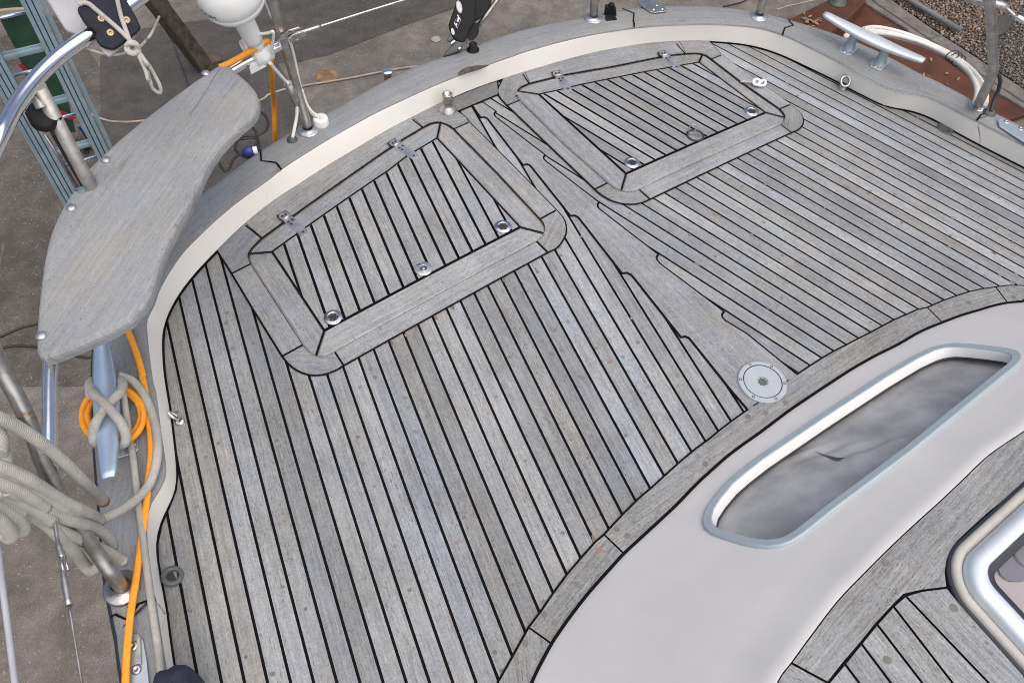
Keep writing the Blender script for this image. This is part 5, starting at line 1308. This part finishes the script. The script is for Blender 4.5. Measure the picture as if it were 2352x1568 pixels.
# big hank of rope over the brace
hk = bmesh.new(); r2 = 0.0120
def hs(reg, pts, r=r2): tube_into(hk, A3z(reg, *pts), r, seg=12)
hs('RP', [(-200, 20, 0.56), (0, 110, 0.54), (300, 262, 0.50), (600, 455, 0.46), (900, 690, 0.41), (1250, 1010, 0.34), (1500, 1262, 0.27), (1680, 1440, 0.20), (1775, 1535, 0.155)])
hs('L6', [(-60, 975, 0.52), (0, 1000, 0.51), (150, 1062, 0.48), (300, 1140, 0.45), (450, 1238, 0.40), (600, 1330, 0.35), (750, 1405, 0.30), (900, 1478, 0.24), (975, 1535, 0.19)])
hs('L6', [(-60, 1060, 0.50), (0, 1085, 0.49), (150, 1150, 0.46), (320, 1240, 0.42), (480, 1345, 0.37), (640, 1430, 0.32), (800, 1500, 0.26), (940, 1560, 0.20)])
hs('L6', [(-60, 1150, 0.50), (0, 1165, 0.49), (140, 1225, 0.46), (300, 1310, 0.42), (450, 1410, 0.37)], r2)
hs('RQ', [(100, -120, 0.47), (350, 20, 0.43), (650, 130, 0.39), (900, 275, 0.35), (1200, 400, 0.30), (1500, 490, 0.25), (1750, 605, 0.19), (1890, 735, 0.15), (1950, 870, 0.125)])
hs('RQ', [(-150, -30, 0.47), (100, 90, 0.44), (400, 215, 0.40), (700, 370, 0.36), (950, 530, 0.31), (1200, 660, 0.27), (1500, 795, 0.21), (1800, 930, 0.16), (2050, 1065, 0.12), (2140, 1120, 0.105)])
hs('RQ', [(500, 260, 0.38), (800, 480, 0.335), (980, 640, 0.30), (1150, 800, 0.26), (1320, 990, 0.22), (1430, 1140, 0.18), (1510, 1240, 0.165), (1590, 1270, 0.16), (1680, 1220, 0.165), (1730, 1120, 0.17), (1690, 1010, 0.18)])
hs('RQ', [(-150, 110, 0.50), (0, 215, 0.48), (150, 320, 0.46), (300, 420, 0.44), (390, 520, 0.42), (380, 590, 0.41), (310, 560, 0.41)])
hs('RQ', [(-150, 330, 0.52), (0, 420, 0.50), (110, 530, 0.48), (190, 640, 0.46), (170, 700, 0.45), (90, 650, 0.45)], r2*1.05)
hs('L6', [(-60, 640, 0.50), (0, 700, 0.49), (15, 790, 0.48), (0, 880, 0.48)])
hs('L6', [(-60, 760, 0.47), (10, 830, 0.46), (55, 930, 0.45), (60, 1010, 0.44)])
hs('L6', [(-40, 1260, 0.47), (60, 1290, 0.45), (200, 1360, 0.42), (360, 1450, 0.38), (520, 1545, 0.34)])
hs('L6', [(-40, 1350, 0.45), (80, 1400, 0.43), (220, 1480, 0.40)])
hs('RQ', [(700, 10, 0.36), (1000, 190, 0.31), (1300, 330, 0.26), (1550, 440, 0.21), (1700, 560, 0.17)], r2*0.95)
tube_into(hk, A3z('RP', (1745, 1508, 0.170), (1790, 1548, 0.150)), r2*1.08, seg=12, sm=0, mat=1)
bmesh.ops.recalc_face_normals(hk, faces=hk.faces[:])
top(link('rope_hank', tomesh(hk), ['rope', 'plug_red']), 'thick hank of grey braided rope hung over the steel brace', 'rope')
# orange line
og = bmesh.new()
tube_into(og, A3z('AN', (1180, 950, 0.395), (1310, 895, 0.400), (1500, 790, 0.405), (1700, 675, 0.410), (1810, 605, 0.408), (1858, 590, 0.400), (1880, 640, 0.385), (1895, 760, 0.36), (1912, 1000, 0.28), (1930, 1250, 0.15), (1948, 1480, 0.02))+A3z('B', (490, 1050, -0.10), (497, 1200, -0.25)), 0.0082, seg=10)
bmesh.ops.recalc_face_normals(og, faces=og.faces[:])
top(link('orange_line', tomesh(og), 'orange'), 'orange line laid over the rail by the white antenna and hanging outboard', 'rope', 'orange lines')
og = bmesh.new()
tube_into(og, A3z('A5', (960, 1040, 0.10), (1000, 1170, 0.098), (1060, 1330, 0.098), (1110, 1500, 0.098))+A3z('L6', (1375, 110, 0.098), (1410, 260, 0.098), (1435, 480, 0.098), (1462, 680, 0.098), (1468, 850, 0.098), (1458, 1000, 0.098), (1440, 1130, 0.098), (1430, 1280, 0.098), (1415, 1420, 0.098))+A3z('L7', (1400, 0, 0.098), (1368, 220, 0.098), (1330, 500, 0.098), (1295, 720, 0.100), (1262, 950, 0.102), (1238, 1200, 0.104), (1225, 1400, 0.104), (1220, 1600, 0.104), (1222, 1900, 0.104)), 0.0082, seg=10, flat=0.5)
for i, (cx_, cy_, a_, b_) in enumerate(((1105, 470, 292, 262), (1098, 490, 275, 282), (1110, 500, 258, 240), (1095, 510, 300, 275))):
    pts = []
    for k in range(18):
        t = 2*PI*k/18; x_, y_ = cx_+a_*math.cos(t), cy_+b_*math.sin(t)
        p = q1('L6', x_, y_); pts.append(at(*p, zc-0.064+0.007*i+0.006*math.cos(2*t+i)))
    tube_into(og, pts, 0.0075, seg=10, sm=3, closed=True)
bmesh.ops.recalc_face_normals(og, faces=og.faces[:])
top(link('orange_line', tomesh(og), 'orange'), 'orange line coiled round the starboard cleat and running along the cap rail', 'rope', 'orange lines')
# navy cover poking in at the lower edge
nc = at(*q1('L7', 1715, 1590), 0.08); bm = bmesh.new()
lathe_into(bm, [(0.0, 0.052), (0.014, 0.050), (0.026, 0.043), (0.033, 0.030), (0.035, 0.010), (0.034, -0.06), (0.032, -0.10), (0.0, -0.10)], nc, seg=30)
for v in bm.verts:
    d_ = v.co-nc; a_ = math.atan2(d_.y, d_.x); v.co += Vector((d_.x, d_.y, 0))*(0.10*math.sin(3*a_+0.6)+0.05*math.sin(7*a_))
    v.co.z += 0.005*math.sin(3*a_+1.0)*min(1, Vector((d_.x, d_.y)).length/0.03)
bmesh.ops.recalc_face_normals(bm, faces=bm.faces[:])
cov = link('fender_cover', tomesh(bm), 'navycloth'); top(cov, 'navy blue cloth cover standing on the deck beside the bulwark', 'cover')
# white plastic hook
hk0 = deck(*q1('HH', 1680, 912), 0.016)
hkt = thing('plastic_hook', hk0, 'small white plastic hook on a grey shock cord beside the port deck hatch', 'hook')
bm = bmesh.new()
def HKp(*pts): return [deck(*p, 0.018) for p in q('HH', *pts)]
tube_into(bm, HKp(*[(1678+36*math.cos(k*PI/8), 912+30*math.sin(k*PI/8)) for k in range(16)]), 0.0058, seg=8, sm=2, closed=True)
tube_into(bm, HKp((1690,945),(1730,950),(1765,945),(1778,920),(1772,900),(1750,892),(1735,902),(1738,915)), 0.0050, seg=8)
bmesh.ops.recalc_face_normals(bm, faces=bm.faces[:]); link('hook', tomesh(bm), 'white', hkt)
tube('shock_cord', HKp((1500,905),(1560,908),(1650,914),(1680,914)), 0.004, 'rope', hkt, seg=8)

# white hoses looped outside the port quarter
hb_ = bmesh.new()
base = [(800, 318, 0.03), (900, 300, -0.02), (1050, 318, -0.06), (1250, 372, -0.09), (1450, 452, -0.10), (1650, 560, -0.09), (1790, 680, -0.06), (1870, 800, -0.01), (1895, 900, 0.03), (1880, 1000, 0.06)]
for i, (dx, dy, dzz) in enumerate(((0, -22, 0.0), (4, 2, 0.004), (10, 20, -0.012), (26, -8, -0.016), (40, 14, 0.0))):
    dx, dy = dx*1.5, dy*1.5
    pts = []
    for k, (x_, y_, z_) in enumerate(base):
        f_ = k/(len(base)-1); pts.append((x_+dx*(0.2+f_)*1.4, y_+dy*(1.15-0.9*f_), z_+dzz))
    tube_into(hb_, A3z('RT', *pts), 0.0085, seg=10)
for (xa, ya) in ((1690, 560), (1720, 590), (1660, 540)):
    c_ = at(*q1('RT', xa, ya), -0.09); t_ = (at(*q1('RT', xa+60, ya+48), -0.08)-c_).normalized(); s_ = Vector((-t_.y, t_.x, 0))
    tube_into(hb_, [c_+s_*(0.027*math.cos(k*PI/6))+Vector((0, 0, 0.024*math.sin(k*PI/6))) for k in range(12)], 0.0022, seg=6, sm=1, closed=True, mat=1)
bmesh.ops.recalc_face_normals(hb_, faces=hb_.faces[:])
top(link('hose_loop', tomesh(hb_), ['wire_white', 'wire_black']), 'bundle of white hoses tied in a loop outside the port quarter', 'hose')

# ------------------------------------------------------------------ the yard
g = Sheet(); g.add([(-60, -60), (60, -60), (60, 60), (-60, 60)], GZ, tone=1)
o = g.build('ground', 'ground', None, camber=False); top(o, 'worn brown concrete yard', None, kind='structure')
def patch(name, pts, mat, z, lab):
    g = Sheet(); g.add([tuple(at(x, y, GZ+z)[:2]) for x, y in pts], GZ+z, tone=1)
    o = g.build(name, mat, None, camber=False); top(o, lab, None, kind='structure'); return o
patch('road', q('B', (30,-400),(40,60),(20,260),(150,420),(420,500),(690,480),(780,455),(900,430),(1080,360),(1280,285),(1480,205),(1900,60),(2600,-300)), 'tarmac', 0.004, 'dark tarmac strip beyond the stern')
patch('pavement', q('A', (-400,3000),(-400,500),(350,120),(600,150),(650,330),(800,560),(1060,640),(1200,800),(1000,1200),(1000,3000)), 'agg', 0.004, 'brown aggregate paving beside the starboard quarter')
patch('pavement', q('N', (230,130),(300,70),(400,55),(520,40),(640,150),(760,330),(640,440),(230,440)), 'tarmac', 0.008, 'dark oily patch of paving below the bracket')
patch('rust_stain', q('B', (820,560),(900,535),(965,560),(985,600),(940,640),(860,650),(815,620)), 'stainpatch', 0.008, 'rusty stain on the concrete')
# slab joint
g = Sheet(); g.add(ribbon([tuple(at(*p, GZ)[:2]) for p in q('AN', (300,20),(400,280),(520,600),(610,850),(720,1150),(900,1700))], 0.012), GZ+0.012, tone=1)
top(g.build('slab_joint', 'rub', None, camber=False), 'dark joint between concrete slabs', None, kind='structure')
# rope and cables on the ground
gz = GZ+0.012
top(tube('ground_rope', A3(q('A', (690,882),(760,912),(840,938),(920,947),(1060,944),(1400,900),(1800,850))+q('B', (385,775),(440,737),(510,712),(580,692),(760,660),(900,637),(1100,603),(1340,555),(1450,535),(1570,520),(1750,505)), gz), 0.0085, 'twine', None, seg=8), 'tan rope lying across the concrete below the stern', 'rope')
cbl = bmesh.new()
tube_into(cbl, A3(q('B', (355,860),(410,890),(437,960),(415,1020),(340,1055),(250,1060),(190,1110),(188,1170),(250,1215),(320,1210),(365,1150),(360,1090),(310,1070),(225,1080),(240,1020),(300,985),(340,1020),(355,1080),(340,1130),(270,1180),(215,1200),(160,1250),(140,1300),(105,1330),(75,1300),(62,1270)), gz), 0.009, seg=8)
bmesh.ops.recalc_face_normals(cbl, faces=cbl.faces[:])
cab = thing('power_cable', at(*q1('B', 295, 1175), GZ), 'dark power cable in loops on the concrete with a blue plug', 'cable')
link('cable', tomesh(cbl), 'wire_black', cab)
pa, pb_ = at(*q1('B', 235, 1190), gz+0.04), at(*q1('B', 330, 1170), gz+0.04); pd = (pb_-pa).normalized(); pl_ = (pb_-pa).length
lathe('plug', [(0, 0), (0.022, 0.0), (0.030, pl_*0.25), (0.042, pl_*0.3), (0.045, pl_*0.85), (0.036, pl_*0.9), (0, pl_*0.9)], pa, pd, 'blue', cab, seg=18)
lathe('plug_ring', [(0.030, pl_*0.9), (0.030, pl_*1.25), (0.0, pl_*1.25)], pa, pd, 'white', cab, seg=18)
bl = bmesh.new()
tube_into(bl, A3(q('A5', (-40,1220),(0,1205),(80,1170),(150,1140),(280,1105),(500,1060)), gz), 0.008, seg=8)
tube_into(bl, A3(q('A5', (-60,1310),(30,1288),(120,1275),(200,1278),(280,1285),(450,1330),(620,1360),(720,1362),(900,1300)), gz), 0.008, seg=8)
bmesh.ops.recalc_face_normals(bl, faces=bl.faces[:])
top(link('ground_cable', tomesh(bl), 'wire_black'), 'thin black cables lying on the aggregate below the wooden seat', 'cable')

# timber shore
ft = at(*q1('AN', 930, 905), GZ+0.06); tp = at(*q1('AN', 60, -260), GZ+0.95)
d_ = (tp-ft).normalized(); s_ = d_.cross(Vector((0, 0, 1))).normalized(); u_ = s_.cross(d_)
prop = thing('timber_prop', Vector((ft.x, ft.y, GZ)), 'dark weathered timber shore with a foot block leaning by the white antenna', 'timber prop')
bm = bmesh.new(); Lp = (tp-ft).length
box_into(bm, ft+d_*(Lp/2), d_*(Lp/2), s_*0.062, u_*0.062)
bmesh.ops.bevel(bm, geom=bm.edges[:], offset=0.008, segments=1, affect='EDGES')
bmesh.ops.subdivide_edges(bm, edges=[e for e in bm.edges if e.calc_length() > 0.5], cuts=14)
for v in bm.verts: v.co += Vector((random.uniform(-1, 1), random.uniform(-1, 1), random.uniform(-1, 1)))*0.004
bmesh.ops.recalc_face_normals(bm, faces=bm.faces[:]); link('beam', tomesh(bm), 'timber', prop)
bm = bmesh.new(); fa, fb = at(*q1('AN', 880, 935), GZ+0.04), at(*q1('AN', 1175, 850), GZ+0.04); fd = (fb-fa).normalized(); fs = Vector((-fd.y, fd.x, 0))
box_into(bm, (fa+fb)/2, fd*((fb-fa).length/2+0.02), fs*0.055, Vector((0, 0, 0.035)))
bmesh.ops.bevel(bm, geom=bm.edges[:], offset=0.006, segments=1, affect='EDGES')
bmesh.ops.recalc_face_normals(bm, faces=bm.faces[:]); link('foot_block', tomesh(bm), 'timber', prop)

# ladder standing at the starboard quarter
zr = -0.62
ra_ = at(*q1('A1', 40, 905), zr); rb2 = at(*q1('A1', 700, 745), zr)
rdv = (rb2-ra_); rw = rdv.length; rdv.normalize(); nfac = Vector((-rdv.y, rdv.x, 0))
if nfac.dot(CAM-ra_) < 0: nfac = -nfac
lad = thing('ladder', Vector(((ra_.x+rb2.x)/2, (ra_.y+rb2.y)/2, GZ)), 'pale blue aluminium ladder standing upright beside the starboard quarter', 'ladder')
lean = Vector((0, 0, 1))
def lp3(side, z): return (ra_ if side == 0 else rb2)+Vector((0, 0, z-zr))
for side in (0, 1):
    bm = bmesh.new(); sg = -1 if side == 0 else 1
    o_ = lp3(side, (GZ+0.55)/2)+rdv*(0.028*sg); hl = (0.55-GZ)/2
    box_into(bm, o_-nfac*0.004, rdv*0.030, nfac*0.030, Vector((0, 0, hl)), mat=1)
    for k_ in (-1, 0, 1): box_into(bm, o_+rdv*(0.024*k_)+nfac*0.028, rdv*(0.0092), nfac*0.008, Vector((0, 0, hl*0.999)))
    box_into(bm, o_+rdv*(0.050*sg)+nfac*0.0, rdv*0.010, nfac*0.018, Vector((0, 0, hl*0.997)))
    for k_ in (-1, 1): box_into(bm, o_+nfac*(0.013*k_-0.006)-rdv*(0.031*sg), rdv*0.003, nfac*0.010, Vector((0, 0, hl*0.998)))
    bmesh.ops.recalc_face_normals(bm, faces=bm.faces[:]); link('stile', tomesh(bm), ['ladder', 'ladder_groove'], lad)
z = zr-7*0.29
while z < 0.5:
    if z > GZ+0.12:
        bm = bmesh.new(); m_ = (lp3(0, z)+lp3(1, z))/2
        box_into(bm, m_, rdv*(rw/2+0.028), nfac*0.017, Vector((0, 0, 0.006)))
        for off in (-0.016, 0.016): box_into(bm, m_+nfac*off+Vector((0, 0, 0.010)), rdv*(rw/2+0.026), nfac*0.004, Vector((0, 0, 0.006)))
        bmesh.ops.recalc_face_normals(bm, faces=bm.faces[:]); link('rung', tomesh(bm), 'ladder', lad)
        bm = bmesh.new(); tube_into(bm, [lp3(0, z-0.13)-nfac*0.05, lp3(1, z-0.13)-nfac*0.05], 0.009, seg=10, sm=0)
        bmesh.ops.recalc_face_normals(bm, faces=bm.faces[:]); link('rear_rung', tomesh(bm), 'alu_bright', lad)
    z += 0.29
# green board behind it
pg = lp3(0, zr)-nfac*0.28
def GP(*pts, back=0.0): return [onplane(*p, pg-nfac*back, nfac) for p in q('A1', *pts)]
gb_ = thing('painted_board', Vector((pg.x, pg.y, GZ)), 'dark green painted board with crimson ends standing behind the blue ladder', 'board')
slab('board', GP((-150,60),(0,310),(90,490),(250,780),(430,1270),(560,1566),(800,2060),(1180,2060),(1060,1566),(700,750),(520,400),(300,-100),(-150,-300)), nfac, 0.02, 'green', gb_, 0.003)
slab('end_cap', GP((275,1010),(330,985),(420,1080),(480,1150),(455,1175),(380,1120), back=-0.012), nfac, 0.01, 'red', gb_, 0.002)
slab('end_cap', [onplane(*p, pg+nfac*0.012, nfac) for p in q('A2', (900,160),(1010,200),(1100,240),(1200,290),(1130,310),(1060,320),(990,270),(940,220))], nfac, 0.01, 'red', gb_, 0.002)
slab('end_cap', [onplane(*p, pg+nfac*0.012, nfac) for p in q('A2', (1360,330),(1400,350),(1450,470),(1420,460))], nfac, 0.01, 'red', gb_, 0.002)
be_ = GP((-150,200),(0,170),(200,150),(390,140),(330,220),(170,285),(0,300),(-150,310), back=-0.02)
top(slab('beige_panel', be_, nfac, 0.02, 'beige', None, 0.003), 'beige rounded panel behind the top of the blue ladder', 'panel')
be_ = GP((-200,-200),(640,-200),(680,20),(590,80),(310,20),(0,90),(-200,120), back=0.10)
top(slab('cream_panel', be_, nfac, 0.03, 'padedge', None, 0.003), 'pale cream panel behind the ladder at the top corner', 'panel')
bs_ = [onplane(*p, pg-nfac*0.0+nfac*0.05, nfac) for p in q('A2', (660,600),(720,640),(820,840),(890,1010),(840,1000),(760,800))]
bs2 = [onplane(*p, pg+nfac*0.05, nfac) for p in q('A2', (945,1140),(990,1130),(1110,1390),(1085,1420),(1000,1280))]
slab('strap', bs_, nfac, 0.006, 'blue', gb_, 0.001); slab('strap', bs2, nfac, 0.006, 'blue', gb_, 0.001)
slab('strap', [onplane(*p, pg+nfac*0.05, nfac) for p in q('A2', (1210,430),(1250,420),(1340,560),(1370,620),(1330,600))], nfac, 0.006, 'blue', gb_, 0.001)

# red oxide steel plate, beam, kerb, gravel on the port side
def gp(z, *pts): return [tuple(at(x, y, GZ+z)[:2]) for x, y in pts]
PZ = 0.05
steel3 = [at(x, y, GZ+PZ) for x, y in q('RT', (640,180),(820,40),(1170,262),(1500,492),(1900,790),(2352,1048),(2420,1090),(2215,1155),(1960,1350),(1200,1350),(400,800),(300,420))]
top(slab('steel_plate', steel3, (0, 0, 1), 0.045, 'oxide', None, 0.006), 'large red oxide painted steel plate lying on the concrete', 'steel plate')
bmz = 0.20
beam3 = [at(x, y, GZ+bmz) for x, y in q('RT', (60,200),(160,150),(460,0),(600,-90),(860,-90),(818,22),(640,195),(500,300),(300,420))]
beam = slab('steel_beam', beam3, (0, 0, 1), bmz-0.052, 'oxide', None, 0.008)
top(beam, 'raised red oxide steel beam at the edge of the plate', 'steel beam')
bp_ = at(*q1('RT', 545, 25), GZ+bmz)
top(lathe('prop_foot', [(0.085, -0.0), (0.085, 0.012), (0.05, 0.018), (0.045, 0.35), (0.055, 0.36), (0, 0.36)], bp_+Vector((0, 0, 0.001)), (0, 0, 1), 'gland', None), 'dark round prop foot standing on the red beam', 'prop')
k1 = q('RT', (700,-150),(820,28),(1172,252),(1500,478),(1900,775),(2352,1035),(2600,1180))
k2 = q('RT', (2600,1010),(2352,860),(1900,560),(1500,300),(1200,90),(1080,0),(900,-150))
kerb = slab('kerb', [at(x, y, GZ+0.075) for x, y in k1+k2], (0, 0, 1), 0.07, 'kerb', None, 0.012)
top(kerb, 'concrete kerb between the steel plate and the gravel', 'kerb')
g = Sheet(); g.add(ribbon(gp(0.08, *q('RT', (820,-60),(940,40),(1200,215),(1500,415),(1900,690),(2352,985))), 0.020), GZ+0.0765, tone=1)
link('kerb_joint', g.build('kerb_joint', 'rub', kerb, camber=False).data.copy(), [], None) if False else g.build('kerb_joint', 'tarmac', kerb, camber=False)
# gravel: one stuff object of pebbles
gv = bmesh.new(); tl = gv.loops.layers.float_color.new('tone')
area = gp(0.02, *q('RT', (900,-160),(1080,-10),(1200,85),(1500,292),(1900,552),(2352,850),(2620,1010),(2800,-160)))
ax0, ax1 = min(p[0] for p in area), max(p[0] for p in area); ay0, ay1 = min(p[1] for p in area), max(p[1] for p in area)
def inside(p, P):
    c = False
    for i in range(len(P)):
        a, b = P[i-1], P[i]
        if (a[1] > p[1]) != (b[1] > p[1]) and p[0] < (b[0]-a[0])*(p[1]-a[1])/(b[1]-a[1])+a[0]: c = not c
    return c
rg_ = random.Random(11); tmp = bmesh.new(); bmesh.ops.create_icosphere(tmp, subdivisions=1, radius=1.0)
iv = [v.co.copy() for v in tmp.verts]; ifs = [[v.index for v in f.verts] for f in tmp.faces]; tmp.free()
pal = [(0.235, 0.165, 0.115), (0.30, 0.215, 0.155), (0.15, 0.11, 0.085), (0.34, 0.285, 0.235), (0.19, 0.125, 0.075), (0.11, 0.095, 0.085), (0.26, 0.20, 0.16)]
palg = [(0.14, 0.135, 0.125), (0.20, 0.19, 0.175), (0.10, 0.095, 0.09), (0.27, 0.25, 0.23), (0.17, 0.15, 0.125)]
div = gp(0.02, *q('RT', (1650,620),(2352,40)))
cnt = 0
sp_ = 0.0235
ny = int((ay1-ay0)/sp_); nx = int((ax1-ax0)/sp_)
for j in range(ny):
    for i in range(nx):
        x = ax0+(i+rg_.random())*sp_; y = ay0+(j+rg_.random())*sp_
        if not inside((x, y), area): continue
        dd = (div[1][0]-div[0][0])*(y-div[0][1])-(div[1][1]-div[0][1])*(x-div[0][0])
        grey = (dd < 0) != False
        if rg_.random() < 0.12: grey = not grey
        s = rg_.uniform(0.009, 0.0175)*(0.8 if grey else 1.0); cz = GZ+0.012+rg_.uniform(0, 0.012)
        rot = Matrix.Rotation(rg_.uniform(0, 6.28), 3, 'Z') @ Matrix.Rotation(rg_.uniform(-0.5, 0.5), 3, 'X')
        sc = Vector((s*rg_.uniform(0.9, 1.35), s*rg_.uniform(0.75, 1.0), s*rg_.uniform(0.5, 0.8)))
        vs = []
        for v in iv:
            p = Vector((v.x*sc.x, v.y*sc.y, v.z*sc.z))*rg_.uniform(0.88, 1.1); p = rot @ p; vs.append(gv.verts.new((x+p.x, y+p.y, cz+p.z)))
        c = rg_.choice(palg if grey else pal); k_ = rg_.uniform(0.6, 1.0); c = (c[0]*k_, c[1]*k_, c[2]*k_, 1)
        for f_ in ifs:
            f = gv.faces.new([vs[n_] for n_ in f_]); f.smooth = True
            for l in f.loops: l[tl] = c
        cnt += 1
gravel = link('gravel', tomesh(gv), 'pebble'); top(gravel, 'brown and grey pebble gravel beyond the kerb', None, kind='stuff')
patch('gravel_bed', q('RT', (900,-160),(1080,-10),(1200,85),(1500,292),(1900,552),(2352,850),(2620,1010),(2800,-160)), 'tarmac', 0.010, 'dark earth under the gravel')
pp0, pp1 = at(*q1('RT', 1745, 300), GZ+0.075), at(*q1('RT', 1100, -85), GZ+0.075); pdir = (pp1-pp0).normalized()
bm = bmesh.new(); lathe_into(bm, [(0.020, 0.03), (0.022, 0.0), (0.027, -0.003), (0.027, (pp1-pp0).length)], pp0, pdir, seg=18); lathe_into(bm, [(0.021, 0.02), (0, 0.02)], pp0, pdir, seg=16, mat=1)
bmesh.ops.recalc_face_normals(bm, faces=bm.faces[:]); top(link('grey_pipe', tomesh(bm), ['pvc', 'dark']), 'grey plastic pipe lying on the gravel', 'pipe')
sl3 = [at(x, y, GZ+0.06) for x, y in q('RT', (2080,190),(2180,130),(2270,200),(2190,300),(2060,360),(1990,330))]
top(slab('paving_slab', sl3, (0, 0, 1), 0.03, 'tarmac', None, 0.006), 'dark grey slab lying in the gravel behind the steel stanchion', 'slab')
# dry leaves and chips of stone
lf_ = bmesh.new(); rl = random.Random(5)
for i in range(26):
    if i < 18: px, py = q1('RT', 280+rl.gauss(0, 45), 212+rl.gauss(0, 22)); z_ = GZ+bmz+0.006
    else: px, py = q1('RT', 1480+rl.gauss(0, 110), 730+rl.gauss(0, 60)); z_ = GZ+PZ+0.006
    c = at(px, py, z_); a = rl.uniform(0, 6.28); l_ = rl.uniform(0.015, 0.032); w_ = l_*0.45
    d1 = Vector((math.cos(a), math.sin(a), rl.uniform(-0.2, 0.5))); d2 = Vector((-math.sin(a), math.cos(a), rl.uniform(-0.1, 0.4)))
    c.z += 0.012
    vs = [lf_.verts.new(c+d1*u*l_+d2*v*w_) for u, v in ((-1, 0), (-0.3, 0.8), (0.5, 0.7), (1, 0), (0.5, -0.7), (-0.3, -0.8))]; lf_.faces.new(vs)
o = link('dry_leaves', tomesh(lf_), 'leaf'); top(o, 'scattered dry leaves on the red steel', None, kind='stuff')
for (x_, y_, z_, s_, lab) in ((720, 155, PZ, 0.045, 'pale chip of stone on the red steel plate'), (640, 358, PZ, 0.05, 'pale stone lying close to the port rail')):
    c = at(*q1('RT', x_, y_), GZ+z_+0.005); bm = bmesh.new(); bmesh.ops.create_icosphere(bm, subdivisions=2, radius=1)
    for v in bm.verts: v.co = Vector((c.x+v.co.x*s_*rl.uniform(0.8, 1.1), c.y+v.co.y*s_*0.7*rl.uniform(0.8, 1.1), c.z+s_*0.3+v.co.z*s_*0.4))
    top(link('stone', tomesh(bm), 'stone'), lab, 'stone', 'pale stones on the port side')
top(tube('twine', A3(q('RT', (-40,95),(60,62),(150,42),(300,8),(420,-15)), GZ+0.3), 0.006, 'twine', None, seg=8), 'thin tan twine stretched behind the port stanchion', 'twine')
top(tube('wire', A3(q('HH', (1310,75),(1400,55),(1500,30),(1580,-5),(1700,-80)), gz), 0.006, 'wire_black', None, seg=8), 'short black wire on the concrete behind the stern rail', 'wire')

patch('paint_splash', q('BB', (190,1020),(240,960),(330,935),(420,960),(445,1020),(400,1075),(310,1095),(230,1070)), 'stone_grey', 0.006, 'pale splash on the concrete beside the black strut')
wd = bmesh.new(); rw_ = random.Random(9)
for i in range(150):
    px, py = q1('A2', 1330+rw_.gauss(0, 70), 745+rw_.gauss(0, 55)); c = at(px, py, GZ+0.008); a = rw_.uniform(0, 6.28); l_ = rw_.uniform(0.03, 0.10); b_ = Vector((math.cos(a), math.sin(a), 0))
    t_ = c+b_*l_*0.7+Vector((0, 0, l_)); s_ = Vector((-b_.y, b_.x, 0))*0.006
    wd.faces.new([wd.verts.new(c-s_), wd.verts.new(c+s_), wd.verts.new(t_)])
top(link('weeds', tomesh(wd), 'weed'), 'dry weeds growing from the paving behind the seat', None, kind='stuff')
# ------------------------------------------------------------------ camera, light, world
cam = bpy.data.cameras.new('camera'); co = bpy.data.objects.new('camera', cam); col.objects.link(co)
cam.sensor_width = 36; cam.sensor_fit = 'HORIZONTAL'; cam.lens = 36*FPX/2352; cam.clip_start = 0.05; cam.clip_end = 300
Xc = RV*HDX-DN*HDY; Yc = -(RV*HDY+DN*HDX); Zc = -FW
mw = Matrix((Xc, Yc, Zc)).transposed().to_4x4(); mw.translation = CAM
co.matrix_world = mw
scn.camera = co
scn.cycles.pixel_filter_type = 'BLACKMAN_HARRIS'; scn.cycles.filter_width = 1.0
SUN_EL, SUN_AZ = math.radians(67), math.radians(182)    # azimuth measured clockwise from +Y
sd = Vector((math.sin(SUN_AZ)*math.cos(SUN_EL), math.cos(SUN_AZ)*math.cos(SUN_EL), math.sin(SUN_EL)))
sun = bpy.data.lights.new('sun', 'SUN'); so_ = bpy.data.objects.new('sun', sun); col.objects.link(so_)
sun.energy = 1.5; sun.angle = math.radians(115); sun.color = (1.0, 0.93, 0.84)
so_.rotation_euler = sd.to_track_quat('Z', 'Y').to_euler()
w = bpy.data.worlds.new('World'); scn.world = w; w.use_nodes = True
nt = w.node_tree; bg = nt.nodes['Background']
sky = nt.nodes.new('ShaderNodeTexSky'); sky.sky_type = 'NISHITA'; sky.sun_disc = False
sky.sun_elevation = SUN_EL; sky.sun_rotation = SUN_AZ; sky.air_density = 0.75; sky.dust_density = 5.0; sky.ozone_density = 1.0
nt.links.new(sky.outputs[0], bg.inputs[0]); bg.inputs[1].default_value = 0.10
scn.view_settings.view_transform = 'Standard'; scn.view_settings.look = 'None'
scn.view_settings.exposure = 0.68; scn.view_settings.gamma = 1.0; scn.view_settings.use_curve_mapping = False
for o in scn.objects:
    if '_top' in o: del o['_top']
print('pebbles', cnt, 'trunk normal', pn, 'rung length', rw)
